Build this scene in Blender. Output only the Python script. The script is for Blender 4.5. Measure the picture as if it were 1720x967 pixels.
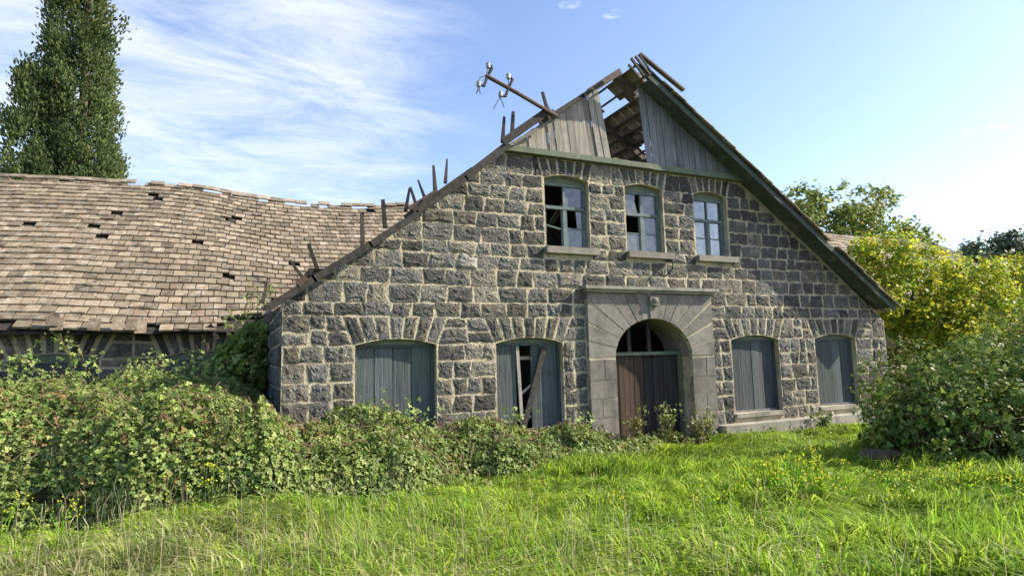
import bpy, math, random
import numpy as np
from mathutils import Matrix, Vector

random.seed(7)
RG = np.random.default_rng(11)
scene = bpy.context.scene
for o in list(bpy.data.objects):
    bpy.data.objects.remove(o)

# ------------------------------------------------------------------ camera
EYE = 2.1                                   # eye height above the doorstep
FPX, CX, CY = 1012.0, 860.0, 483.5          # focal length in photograph pixels
RM = np.array([[0.91105991, -0.0240527, -0.41157174],
               [-0.41155555, -0.11196933, -0.90448046],
               [-0.02432821, 0.99342052, -0.11190979]])
cam = bpy.data.cameras.new('camera')
cam_ob = bpy.data.objects.new('camera', cam)
scene.collection.objects.link(cam_ob)
mw = Matrix([list(RM[0]) + [0], list(RM[1]) + [0], list(RM[2]) + [EYE], [0, 0, 0, 1]])
cam_ob.matrix_world = mw
cam.sensor_width = 36.0
cam.lens = 36.0 * FPX / 1720.0
cam.clip_start = 0.1
cam.clip_end = 3000
scene.camera = cam_ob

# ------------------------------------------------------------------ light
SUN = Vector((1.0, -0.37, 0.78)).normalized()
world = bpy.data.worlds.new('World')
scene.world = world
world.use_nodes = True
wt = world.node_tree
wt.nodes.clear()


def wn(t, **k):
    n = wt.nodes.new(t)
    for a, b in k.items():
        setattr(n, a, b)
    return n


def wmath(op, a, b=None, clamp=False):
    n = wn('ShaderNodeMath', operation=op, use_clamp=clamp)
    for i, v in enumerate((a, b)):
        if v is None:
            continue
        if isinstance(v, (int, float)):
            n.inputs[i].default_value = v
        else:
            wt.links.new(v, n.inputs[i])
    return n.outputs[0]


def wsmooth(v, a, b):
    n = wn('ShaderNodeMapRange', interpolation_type='SMOOTHSTEP')
    wt.links.new(v, n.inputs[0])
    n.inputs[1].default_value = a
    n.inputs[2].default_value = b
    return n.outputs[0]


sky = wn('ShaderNodeTexSky', sky_type='NISHITA', sun_disc=False)
sky.sun_elevation = math.asin(SUN.z)
sky.sun_rotation = math.atan2(SUN.x, SUN.y)
sky.altitude = 400
sky.air_density = 1.0
sky.dust_density = 1.2
sky.ozone_density = 2.2
tc = wn('ShaderNodeTexCoord')
sep = wn('ShaderNodeSeparateXYZ')
wt.links.new(tc.outputs['Generated'], sep.inputs[0])
hz = wmath('ADD', wmath('MAXIMUM', sep.outputs[2], 0.0), 0.16)
px_ = wmath('DIVIDE', sep.outputs[0], hz)
py_ = wmath('DIVIDE', sep.outputs[1], hz)
cmb = wn('ShaderNodeCombineXYZ')
wt.links.new(px_, cmb.inputs[0])
wt.links.new(py_, cmb.inputs[1])


def cloudnoise(scale, rot, sc, detail, loc=(0, 0, 0), dist=0.0):
    m = wn('ShaderNodeMapping')
    m.inputs['Rotation'].default_value = (0, 0, rot)
    m.inputs['Scale'].default_value = sc
    m.inputs['Location'].default_value = loc
    wt.links.new(cmb.outputs[0], m.inputs[0])
    n = wn('ShaderNodeTexNoise')
    n.inputs['Scale'].default_value = scale
    n.inputs['Detail'].default_value = detail
    n.inputs['Roughness'].default_value = 0.68
    n.inputs['Distortion'].default_value = dist
    wt.links.new(m.outputs[0], n.inputs[0])
    return n.outputs[0]


fine = cloudnoise(2.6, math.radians(-32), (0.8, 1.7, 1), 12, dist=0.6)
broad = cloudnoise(0.42, 0.3, (1, 1, 1), 2, loc=(3.1, 1.7, 0))
# the cirrus bank stands in the north-west of the sky
dotn = wn('ShaderNodeVectorMath', operation='DOT_PRODUCT')
wt.links.new(tc.outputs['Generated'], dotn.inputs[0])
CL = Vector((-0.10, 0.90, 0.40)).normalized()
dotn.inputs[1].default_value = CL
bank = wsmooth(dotn.outputs['Value'], 0.86, 0.985)
amount = wmath('MAXIMUM', bank, wmath('MULTIPLY', wsmooth(broad, 0.52, 0.72), 0.55))
cover = wmath('MULTIPLY', wmath('MULTIPLY', wsmooth(wmath('ADD', fine, wmath('MULTIPLY', amount, 0.26)), 0.50, 1.02), amount), 0.85, clamp=True)
# three small stray puffs
fine2 = cloudnoise(14, math.radians(20), (1, 1.6, 1), 8, dist=0.4)
for pd, r0_, gain in (((1655 - CX, -(216 - CY), -FPX), 0.030, .5), ((1632 - CX, -(219 - CY), -FPX), 0.018, .5), ((1682 - CX, -(214 - CY), -FPX), 0.018, .45), ((1030 - CX, -(24 - CY), -FPX), 0.022, .75), ((958 - CX, -(8 - CY), -FPX), 0.022, .75)):
    dv = Vector(RM @ np.array(pd)).normalized()
    dn_ = wn('ShaderNodeVectorMath', operation='DISTANCE')
    sc_ = wn('ShaderNodeVectorMath', operation='MULTIPLY')
    wt.links.new(tc.outputs['Generated'], sc_.inputs[0])
    sc_.inputs[1].default_value = (1, 1, 3.2)
    wt.links.new(sc_.outputs[0], dn_.inputs[0])
    dn_.inputs[1].default_value = (dv.x, dv.y, dv.z * 3.2)
    near_ = wmath('SUBTRACT', 1.0, wsmooth(dn_.outputs['Value'], 0.0, r0_))
    cover = wmath('MAXIMUM', cover, wmath('MULTIPLY', wmath('MULTIPLY', near_, wsmooth(fine2, 0.38, 0.68)), gain * 2.0, clamp=True))
mixc = wn('ShaderNodeMix', data_type='RGBA')
wt.links.new(cover, mixc.inputs[0])
skt = wn('ShaderNodeMix', data_type='RGBA', blend_type='MULTIPLY')
skt.inputs[0].default_value = 1.0
skt.inputs[7].default_value = (1.0, 0.95, 0.98, 1)
wt.links.new(sky.outputs[0], skt.inputs[6])
wt.links.new(skt.outputs[2], mixc.inputs[6])
mixc.inputs[7].default_value = (3.9, 4.1, 4.5, 1)
bg = wn('ShaderNodeBackground')
bg.inputs[1].default_value = 0.138
wt.links.new(mixc.outputs[2], bg.inputs[0])
wo = wn('ShaderNodeOutputWorld')
wt.links.new(bg.outputs[0], wo.inputs[0])

sl = bpy.data.lights.new('sun', 'SUN')
sl.energy = 4.5
sl.angle = math.radians(0.5)
sl.color = (1.0, 0.90, 0.74)
so = bpy.data.objects.new('sun', sl)
scene.collection.objects.link(so)
so.rotation_euler = SUN.to_track_quat('Z', 'Y').to_euler()

vs = scene.view_settings
vs.view_transform = 'Standard'
vs.look = 'None'
vs.exposure = 1.1
vs.gamma = 1.0
vs.use_curve_mapping = False
scene.cycles.max_bounces = 6
scene.cycles.transparent_max_bounces = 8


# ------------------------------------------------------------------ helpers
def ray(u, v):
    return RM @ np.array([u - CX, -(v - CY), -FPX])


def at(u, v, Y):
    """photograph direction (u,v) met with the upright plane at depth Y"""
    w = ray(u, v)
    t = Y / w[1]
    return Vector((w[0] * t, Y, w[2] * t + EYE))


def _h(i, j, k, s):
    n = (i * 374761393 + j * 668265263 + k * 2147483647 + s * 1274126177) & 0xffffffff
    n = ((n ^ (n >> 13)) * 1274126177) & 0xffffffff
    return ((n ^ (n >> 16)) & 0xffff) / 65535.0


def vnoise(p, s=0):
    """value noise, p (N,3) -> 0..1"""
    p = np.asarray(p, float)
    i = np.floor(p).astype(np.int64)
    f = p - i
    f = f * f * (3 - 2 * f)
    r = 0
    for a in (0, 1):
        for b in (0, 1):
            for c in (0, 1):
                w = (f[:, 0] if a else 1 - f[:, 0]) * (f[:, 1] if b else 1 - f[:, 1]) * (f[:, 2] if c else 1 - f[:, 2])
                r = r + w * _h(i[:, 0] + a, i[:, 1] + b, i[:, 2] + c, s)
    return r


def n2(x, y, sc, s=0):
    x = np.atleast_1d(np.asarray(x, float))
    y = np.atleast_1d(np.asarray(y, float))
    return vnoise(np.stack([x * sc, y * sc, np.zeros_like(x) + 0.37], 1), s)


def link(o):
    scene.collection.objects.link(o)
    return o


def setp(o, label=None, cat=None, group=None, kind=None):
    for k, v in (('label', label), ('category', cat), ('group', group), ('kind', kind)):
        if v:
            o[k] = v
    return o


def empty(name, loc, label, cat, group=None):
    o = link(bpy.data.objects.new(name, None))
    o.location = loc
    o.empty_display_size = 0.3
    return setp(o, label, cat, group)


def adopt(o, parent):
    if parent is not None:
        o.parent = parent
        if parent.type == 'EMPTY':
            o.matrix_parent_inverse = Matrix.Translation(-parent.location)
    return o


class MB:
    def __init__(self):
        self.v, self.f, self.t = [], [], []

    def add(self, vs_, fs, tint=None):
        b = len(self.v)
        self.v += [tuple(p) for p in vs_]
        t = random.random() if tint is None else tint
        for f in fs:
            self.f.append([b + i for i in f])
            self.t.append(t)
        return self

    def box(self, a, b, tint=None):
        x0, y0, z0 = a
        x1, y1, z1 = b
        return self.add([(x0, y0, z0), (x1, y0, z0), (x1, y1, z0), (x0, y1, z0), (x0, y0, z1), (x1, y0, z1), (x1, y1, z1), (x0, y1, z1)],
                        [(0, 3, 2, 1), (4, 5, 6, 7), (0, 1, 5, 4), (1, 2, 6, 5), (2, 3, 7, 6), (3, 0, 4, 7)], tint)

    def bar(self, p, q, w, d, up=(0, -1, 0), taper=1.0, tint=None):
        """rectangular bar from p to q: w across, d along 'up'"""
        p, q, up = Vector(p), Vector(q), Vector(up)
        a = (q - p).normalized()
        s = a.cross(up)
        if s.length < 1e-4:
            s = a.cross(Vector((1, 0, 0)))
        s.normalize()
        u = s.cross(a).normalized()
        vs_ = []
        for c, k in ((p, 1.0), (q, taper)):
            for i, j in ((-1, -1), (1, -1), (1, 1), (-1, 1)):
                vs_.append(c + s * (i * w * k / 2) + u * (j * d * k / 2))
        return self.add(vs_, [(0, 1, 2, 3), (7, 6, 5, 4), (0, 4, 5, 1), (1, 5, 6, 2), (2, 6, 7, 3), (3, 7, 4, 0)], tint)

    def tube(self, pts, r, n=6, tint=None):
        pts = [Vector(p) for p in pts]
        rs = r if isinstance(r, (list, tuple)) else [r] * len(pts)
        vs_, fs = [], []
        for i, p in enumerate(pts):
            a = (pts[min(i + 1, len(pts) - 1)] - pts[max(i - 1, 0)]).normalized()
            s = a.cross(Vector((0.31, 0.2, 0.93)))
            if s.length < 1e-3:
                s = a.cross(Vector((1, 0, 0)))
            s.normalize()
            u = a.cross(s)
            for k in range(n):
                an = 2 * math.pi * k / n
                vs_.append(p + (s * math.cos(an) + u * math.sin(an)) * rs[i])
        for i in range(len(pts) - 1):
            for k in range(n):
                fs.append((i * n + k, i * n + (k + 1) % n, (i + 1) * n + (k + 1) % n, (i + 1) * n + k))
        fs.append(tuple(range(n))[::-1])
        fs.append(tuple((len(pts) - 1) * n + k for k in range(n)))
        return self.add(vs_, fs, tint)

    def prism(self, poly, mp, d0, d1, tint=None, inset=0.0):
        """2-d polygon (counter-clockwise x,z) pushed from depth d0 (behind) to d1 (proud) through map mp(x,z,d)"""
        n = len(poly)
        cx_ = sum(p[0] for p in poly) / n
        cz_ = sum(p[1] for p in poly) / n
        front = [(cx_ + (p[0] - cx_) * (1 - inset), cz_ + (p[1] - cz_) * (1 - inset)) for p in poly]
        vs_ = [mp(x, z, d0) for x, z in poly] + [mp(x, z, d1 - (0.012 if inset else 0)) for x, z in poly] + ([mp(x, z, d1) for x, z in front] if inset else [])
        fs = [tuple(range(n))[::-1]]
        for L in range(2 if inset else 1):
            for i in range(n):
                j = (i + 1) % n
                fs.append((L * n + i, L * n + j, (L + 1) * n + j, (L + 1) * n + i))
        top = (2 if inset else 1) * n
        fs.append(tuple(top + i for i in range(n)))
        return self.add(vs_, fs, tint)

    def build(self, name, mat, parent=None, smooth=False):
        me = bpy.data.meshes.new(name)
        me.from_pydata([tuple(p) for p in self.v], [], self.f)
        at_ = me.attributes.new('tint', 'FLOAT', 'FACE')
        at_.data.foreach_set('value', np.array(self.t, np.float32))
        if smooth:
            me.polygons.foreach_set('use_smooth', np.ones(len(self.f), bool))
        me.materials.append(mat)
        me.update()
        o = link(bpy.data.objects.new(name, me))
        return adopt(o, parent)


def fast_mesh(name, V, T, mat, tint=None, dry=None, parent=None):
    """triangle mesh from numpy arrays"""
    me = bpy.data.meshes.new(name)
    V = np.ascontiguousarray(V, np.float32)
    T = np.ascontiguousarray(T, np.int32)
    me.vertices.add(len(V))
    me.vertices.foreach_set('co', V.ravel())
    me.loops.add(T.size)
    me.loops.foreach_set('vertex_index', T.ravel())
    me.polygons.add(len(T))
    me.polygons.foreach_set('loop_start', np.arange(0, T.size, 3, dtype=np.int32))
    for nm, a in (('tint', tint), ('dry', dry)):
        if a is not None:
            at_ = me.attributes.new(nm, 'FLOAT', 'FACE')
            at_.data.foreach_set('value', np.ascontiguousarray(a, np.float32))
    me.materials.append(mat)
    me.update(calc_edges=True)
    o = link(bpy.data.objects.new(name, me))
    return adopt(o, parent)


# ------------------------------------------------------------------ materials
def mat(name, c1, c2, scale=5.0, stretch=(1, 1, 1), patch=None, pscale=1.2, plo=0.55, phi=0.7, pamt=1.0, patch2=None, p2scale=3.0, p2lo=0.6, p2hi=0.75,
        tint=0.3, hue=None, bump=0.0, bscale=20.0, bdist=0.02, bdetail=6, rough=0.85, spec=0.3, metal=0.0, trans=0.0, drycol=None, warp=0.0, streak=0.0, speck=None):
    m = bpy.data.materials.new(name)
    m.use_nodes = True
    nt = m.node_tree
    nt.nodes.clear()
    N, L = nt.nodes.new, nt.links.new
    geo = N('ShaderNodeNewGeometry')
    mp = N('ShaderNodeMapping')
    mp.inputs['Scale'].default_value = stretch
    L(geo.outputs['Position'], mp.inputs[0])

    def noise(sc, det=5, vec=mp, rgh=0.6):
        n = N('ShaderNodeTexNoise')
        n.inputs['Scale'].default_value = sc
        n.inputs['Detail'].default_value = det
        n.inputs['Roughness'].default_value = rgh
        n.inputs['Distortion'].default_value = warp
        L(vec.outputs[0], n.inputs[0])
        return n.outputs[0]

    def smooth(v, a, b, hi=1.0):
        n = N('ShaderNodeMapRange')
        n.interpolation_type = 'SMOOTHSTEP'
        L(v, n.inputs[0])
        n.inputs[1].default_value = a
        n.inputs[2].default_value = b
        n.inputs[4].default_value = hi
        return n.outputs[0]

    def mix(f, a, b):
        n = N('ShaderNodeMix')
        n.data_type = 'RGBA'
        for i, v in ((0, f), (6, a), (7, b)):
            if isinstance(v, tuple):
                n.inputs[i].default_value = v + (1,)
            elif isinstance(v, (int, float)):
                n.inputs[i].default_value = v
            else:
                L(v, n.inputs[i])
        return n.outputs[2]
    col = mix(smooth(noise(scale), 0.3, 0.7), c1, c2)
    at_ = N('ShaderNodeAttribute')
    at_.attribute_name = 'tint'
    oi = N('ShaderNodeObjectInfo')
    ad = N('ShaderNodeMath')
    ad.operation = 'ADD'
    L(at_.outputs['Fac'], ad.inputs[0])
    L(oi.outputs['Random'], ad.inputs[1])
    fr = N('ShaderNodeMath')
    fr.operation = 'FRACT'
    L(ad.outputs[0], fr.inputs[0])
    rnd = fr.outputs[0]
    if hue:
        col = mix(smooth(rnd, 0.45, 1.0, 0.85), col, hue)
    if drycol:
        d = N('ShaderNodeAttribute')
        d.attribute_name = 'dry'
        col = mix(d.outputs['Fac'], col, drycol)
    if patch:
        pn = N('ShaderNodeMath')
        pn.operation = 'MULTIPLY_ADD'
        L(rnd, pn.inputs[0])
        pn.inputs[1].default_value = 0.12
        L(noise(pscale, 6, geo), pn.inputs[2])
        col = mix(smooth(pn.outputs[0], plo + 0.06, phi + 0.06, pamt), col, patch)
    if patch2:
        col = mix(smooth(noise(p2scale, 8, geo, 0.7), p2lo, p2hi), col, patch2)
    if speck:
        col = mix(smooth(noise(34, 3, geo, 0.7), 0.58, 0.70, 0.8), col, speck)
    if streak:
        ms_ = N('ShaderNodeMapping')
        ms_.inputs['Scale'].default_value = (1.6, 1.6, 0.16)
        L(geo.outputs['Position'], ms_.inputs[0])
        n_ = N('ShaderNodeTexNoise')
        n_.inputs['Scale'].default_value = 2.2
        n_.inputs['Detail'].default_value = 7
        n_.inputs['Roughness'].default_value = 0.65
        L(ms_.outputs[0], n_.inputs[0])
        col = mix(smooth(n_.outputs[0], 0.50, 0.72, streak), col, (0.055, 0.052, 0.042))
    # per-piece brightness
    pw = N('ShaderNodeMath')
    pw.operation = 'MULTIPLY_ADD'
    fr2 = N('ShaderNodeMath')
    fr2.operation = 'FRACT'
    m7 = N('ShaderNodeMath')
    m7.operation = 'MULTIPLY'
    L(rnd, m7.inputs[0])
    m7.inputs[1].default_value = 7.31
    L(m7.outputs[0], fr2.inputs[0])
    L(fr2.outputs[0], pw.inputs[0])
    pw.inputs[1].default_value = tint * 2
    pw.inputs[2].default_value = 1 - tint
    hs = N('ShaderNodeHueSaturation')
    L(col, hs.inputs['Color'])
    L(pw.outputs[0], hs.inputs['Value'])
    col = hs.outputs[0]
    b = N('ShaderNodeBsdfPrincipled')
    L(col, b.inputs['Base Color'])
    b.inputs['Roughness'].default_value = rough
    b.inputs['Specular IOR Level'].default_value = spec
    b.inputs['Metallic'].default_value = metal
    if bump:
        bn = N('ShaderNodeBump')
        bn.inputs['Strength'].default_value = bump
        bn.inputs['Distance'].default_value = bdist
        L(noise(bscale, bdetail, mp, 0.65), bn.inputs['Height'])
        L(bn.outputs[0], b.inputs['Normal'])
    out = N('ShaderNodeOutputMaterial')
    if trans:
        tr = N('ShaderNodeBsdfTranslucent')
        L(col, tr.inputs[0])
        ms = N('ShaderNodeMixShader')
        ms.inputs[0].default_value = trans
        L(b.outputs[0], ms.inputs[1])
        L(tr.outputs[0], ms.inputs[2])
        L(ms.outputs[0], out.inputs[0])
    else:
        L(b.outputs[0], out.inputs[0])
    return m


VERT = (1, 1, 0.08)
M_STONE = mat('basalt_rockface', (0.084, 0.083, 0.078), (0.19, 0.186, 0.17), scale=16, patch=(0.40, 0.355, 0.26), pscale=4.2, plo=0.50, phi=0.70, pamt=0.72,
              patch2=(0.15, 0.15, 0.07), p2scale=1.5, p2lo=0.60, p2hi=0.78, hue=(0.20, 0.178, 0.142), tint=0.5, bump=1.0, bscale=24, bdist=0.13, bdetail=3, rough=0.9, speck=(0.36, 0.35, 0.30), streak=0.35)
M_MORTAR = mat('lime_mortar', (0.64, 0.555, 0.37), (0.52, 0.46, 0.315), scale=4.5, patch=(0.22, 0.205, 0.155), pscale=2.9, plo=0.45, phi=0.68, pamt=0.75,
               patch2=(0.20, 0.21, 0.10), p2scale=1.7, p2lo=0.60, p2hi=0.78, tint=0.0, bump=1.0, bscale=24, bdist=0.07, rough=0.95, speck=(0.30, 0.27, 0.20), streak=0.4)
M_ASHLAR = mat('dressed_tuff', (0.165, 0.152, 0.128), (0.235, 0.218, 0.185), scale=9, patch=(0.12, 0.118, 0.10), pscale=2.6, plo=.5, tint=0.18, hue=(0.215, 0.185, 0.16), bump=0.5, bscale=45, bdist=0.02, streak=0.5, patch2=(0.12, 0.13, 0.075), p2scale=1.8, p2lo=.6, p2hi=.8)
M_CONC = mat('old_concrete', (0.36, 0.33, 0.27), (0.26, 0.25, 0.21), scale=2.5, patch=(0.17, 0.17, 0.14), pscale=1.6, plo=.48, tint=0.05, bump=0.5, bscale=30, bdist=0.02, streak=0.5)
M_SILL = mat('sill_stone', (0.27, 0.24, 0.19), (0.19, 0.175, 0.145), scale=6, tint=0.1, bump=0.4, bscale=30, bdist=0.015)
M_TILE = mat('weathered_clay_tile', (0.175, 0.139, 0.093), (0.26, 0.212, 0.148), scale=7, patch=(0.36, 0.335, 0.27), pscale=4.2, plo=0.50, phi=0.70, pamt=0.7,
             patch2=(0.075, 0.062, 0.042), p2scale=3.0, p2lo=0.50, p2hi=0.68, hue=(0.20, 0.14, 0.09), tint=0.36, bump=0.6, bscale=30, bdist=0.02, speck=(0.42, 0.40, 0.34))
M_DECK = mat('dark_roof_deck', (0.03, 0.026, 0.022), (0.05, 0.042, 0.035), tint=0.1)
M_GREEN = mat('faded_green_paint', (0.105, 0.132, 0.09), (0.155, 0.175, 0.12), scale=4, stretch=(1, 1, 1), patch=(0.24, 0.26, 0.15), pscale=2.4, plo=0.55, phi=0.7, pamt=0.6,
              patch2=(0.10, 0.10, 0.08), p2scale=6, p2lo=0.58, p2hi=0.72, tint=0.1, bump=0.3, bscale=25, bdist=0.01)
M_FRAME = mat('blue_green_frame_paint', (0.105, 0.145, 0.14), (0.15, 0.19, 0.175), scale=6, patch=(0.24, 0.25, 0.21), pscale=7, tint=0.08, patch2=(0.10, 0.11, 0.10), p2scale=9, p2lo=0.6, p2hi=0.7, bump=0.2, bscale=40, bdist=0.01)
M_SHUT = mat('weathered_blue_shutter_boards', (0.050, 0.066, 0.070), (0.105, 0.122, 0.122), scale=16, stretch=(1, 1, 0.06), patch=(0.085, 0.12, 0.085), pscale=1.4, plo=0.5, phi=0.68, pamt=0.5,
             patch2=(0.04, 0.045, 0.045), p2scale=2.6, p2lo=0.55, p2hi=0.74, tint=0.28, bump=0.9, bscale=30, bdist=0.025, streak=0.55, speck=(0.17, 0.17, 0.15))
M_GREYB = mat('shade_toned_grey_boards', (0.13, 0.135, 0.14), (0.24, 0.24, 0.235), scale=22, stretch=(1, 1, 0.05), tint=0.2, patch=(0.13, 0.135, 0.14), pscale=2.5, bump=0.6, bscale=34, bdist=0.012)  # weathered grey, with the bluish tone of shade put into the colour
M_TANB = mat('sunbleached_boards', (0.30, 0.27, 0.22), (0.19, 0.175, 0.15), scale=22, stretch=(1, 1, 0.05), tint=0.34, patch=(0.17, 0.155, 0.13), pscale=2.5, bump=0.6, bscale=34, bdist=0.012)
M_TIMBER = mat('old_dark_timber', (0.026, 0.023, 0.020), (0.062, 0.055, 0.047), scale=9, stretch=(1, 1, 1), tint=0.25, bump=0.5, bscale=30, bdist=0.012)
M_RAFTER = mat('attic_timber', (0.10, 0.078, 0.055), (0.165, 0.13, 0.095), scale=9, tint=0.2, bump=0.4, bscale=26, bdist=0.01)
M_DGREEN = mat('dark_green_bargeboard', (0.042, 0.058, 0.046), (0.07, 0.084, 0.066), scale=6, patch=(0.13, 0.135, 0.11), pscale=2.5, plo=0.58, phi=0.72, tint=0.15, bump=0.4, bscale=28, bdist=0.012)
M_DOORBR = mat('brown_door_boards', (0.04, 0.028, 0.021), (0.085, 0.056, 0.038), scale=18, stretch=(1, 1, 0.05), tint=0.3, bump=0.5, bscale=30, bdist=0.012)
M_DOORBL = mat('blue_black_door_boards', (0.022, 0.021, 0.020), (0.052, 0.047, 0.042), scale=18, stretch=(1, 1, 0.05), tint=0.3, bump=0.5, bscale=30, bdist=0.012)
M_INNER = mat('inner_plaster', (0.22, 0.21, 0.18), (0.12, 0.115, 0.10), scale=2.5, tint=0.0, bump=0.4, bscale=9, bdist=0.04)
M_IRON = mat('rusty_iron', (0.055, 0.035, 0.028), (0.10, 0.06, 0.045), scale=18, tint=0.15, rough=0.7, bump=0.2)
M_DIRON = mat('black_iron', (0.015, 0.016, 0.018), (0.03, 0.03, 0.032), scale=18, tint=0.1, rough=0.6)
M_PORC = mat('white_porcelain', (0.36, 0.38, 0.36), (0.2, 0.22, 0.2), tint=0.3, rough=0.25, spec=0.5)
M_WIRE = mat('grey_wire', (0.07, 0.075, 0.08), (0.11, 0.11, 0.11), tint=0.1, rough=0.5)
M_PANE = mat('dusty_window_glass', (0.075, 0.09, 0.10), (0.17, 0.185, 0.19), scale=7, tint=0.3, rough=0.2, spec=0.8, metal=0.1)
M_PANEB = mat('reflection_toned_glass', (0.19, 0.205, 0.215), (0.29, 0.305, 0.31), scale=5, tint=0.3, rough=0.09, spec=0.8, metal=0.65)  # pale metallic colour strengthens the sky's reflection in these panes
M_BARK = mat('brown_bark', (0.075, 0.06, 0.045), (0.14, 0.11, 0.085), scale=14, tint=0.15, bump=0.6, bscale=24)
M_CANE = mat('bramble_cane', (0.13, 0.07, 0.05), (0.20, 0.14, 0.09), scale=10, tint=0.3)
M_ROCK = mat('red_brown_rubble', (0.075, 0.042, 0.034), (0.13, 0.09, 0.072), scale=6, tint=0.1, bump=0.7, bscale=14, bdist=0.03)
M_SOIL = mat('grassy_soil', (0.05, 0.065, 0.02), (0.085, 0.095, 0.03), scale=3, patch=(0.12, 0.10, 0.05), pscale=0.7, tint=0.0, bump=0.6, bscale=12, bdist=0.04)


def leafmat(name, c1, c2, hue, tint=0.3, trans=0.3, rough=0.5, spec=0.35, dry=None):
    return mat(name, c1, c2, scale=0.9, hue=hue, tint=tint, trans=trans, rough=rough, spec=spec, drycol=dry)


M_BRAM = leafmat('bramble_leaf', (0.11, 0.185, 0.032), (0.185, 0.26, 0.055), (0.30, 0.335, 0.09), tint=0.38, dry=(0.21, 0.13, 0.055))
M_BUSH = leafmat('bush_leaf', (0.085, 0.15, 0.026), (0.145, 0.22, 0.04), (0.28, 0.32, 0.06), tint=0.42, spec=0.22, rough=0.5, dry=(0.17, 0.10, 0.045))
M_YELL = leafmat('autumn_yellow_leaf', (0.15, 0.27, 0.03), (0.27, 0.36, 0.03), (0.60, 0.53, 0.03), tint=0.36, trans=0.55)
M_TREE = leafmat('tree_leaf', (0.13, 0.20, 0.045), (0.19, 0.255, 0.06), (0.38, 0.34, 0.06), tint=0.3, trans=0.5)
M_FAR = leafmat('far_tree_leaf', (0.085, 0.125, 0.06), (0.11, 0.15, 0.07), (0.13, 0.15, 0.07), tint=0.25)
M_CYP = leafmat('cypress_spray', (0.11, 0.165, 0.06), (0.165, 0.22, 0.08), (0.26, 0.28, 0.11), tint=0.42, trans=0.3, rough=0.7, spec=0.15)
M_GRASS = leafmat('meadow_grass', (0.145, 0.32, 0.012), (0.235, 0.41, 0.016), (0.38, 0.50, 0.03), tint=0.46, trans=0.56, rough=0.5, dry=(0.46, 0.42, 0.22))
M_STRAW = mat('dry_straw', (0.55, 0.48, 0.30), (0.45, 0.39, 0.24), tint=0.2, trans=0.5)
M_FLOW = mat('yellow_petal', (0.70, 0.62, 0.02), (0.74, 0.70, 0.03), tint=0.1, trans=0.3)

# ------------------------------------------------------------------ ground
D = 11.455                                  # depth of the facade
XL, XR = 0.70, 17.0                         # facade corners


def gz(x, y):
    x = np.asarray(x, float)
    y = np.asarray(y, float)
    t = np.clip((9.5 - y) / 6.0, 0, 1)
    base = 0.38 * t * t * (3 - 2 * t)
    b = (n2(x.ravel(), y.ravel(), 0.55, 3) - 0.5).reshape(x.shape) * 0.34 + (n2(x.ravel(), y.ravel(), 1.4, 4) - 0.5).reshape(x.shape) * 0.15
    return base + b * np.clip((11.0 - y) / 2.0, 0.15, 1)


def gz1(x, y):
    return float(gz(np.array([x]), np.array([y]))[0])


def axis(lo, hi, step, far):
    a = list(np.arange(lo, hi + 1e-6, step))
    s, left, right = step, [], []
    p = lo
    while p > -far:
        s *= 1.5
        p -= s
        left.append(p)
    s, p = step, hi
    while p < far:
        s *= 1.5
        p += s
        right.append(p)
    return np.array(left[::-1] + a + right)


gx, gy = axis(-8, 22, 0.3, 900), axis(1.5, 14, 0.3, 900)
GX, GY = np.meshgrid(gx, gy)
GZ = gz(GX, GY)
nx_, ny_ = len(gx), len(gy)
ii = np.arange(nx_ * ny_).reshape(ny_, nx_)
q = np.stack([ii[:-1, :-1], ii[:-1, 1:], ii[1:, 1:], ii[1:, :-1]], -1).reshape(-1, 4)
g_o = fast_mesh('ground', np.stack([GX, GY, GZ], -1).reshape(-1, 3), np.concatenate([q[:, [0, 1, 2]], q[:, [0, 2, 3]]]), M_SOIL)
setp(g_o, 'grassy ground in front of the stone house', None, None, 'structure')
g_o['category'] = 'ground'


# ------------------------------------------------------------------ masonry tools
def clip(poly, a, b, c):
    """keep a*x + b*z <= c"""
    out = []
    for i in range(len(poly)):
        p, q_ = poly[i], poly[(i + 1) % len(poly)]
        dp, dq = a * p[0] + b * p[1] - c, a * q_[0] + b * q_[1] - c
        if dp <= 0:
            out.append(p)
        if dp * dq < 0:
            t = dp / (dp - dq)
            out.append((p[0] + (q_[0] - p[0]) * t, p[1] + (q_[1] - p[1]) * t))
    return out


def area(poly):
    return 0.5 * sum(poly[i][0] * poly[(i + 1) % len(poly)][1] - poly[(i + 1) % len(poly)][0] * poly[i][1] for i in range(len(poly)))


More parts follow.
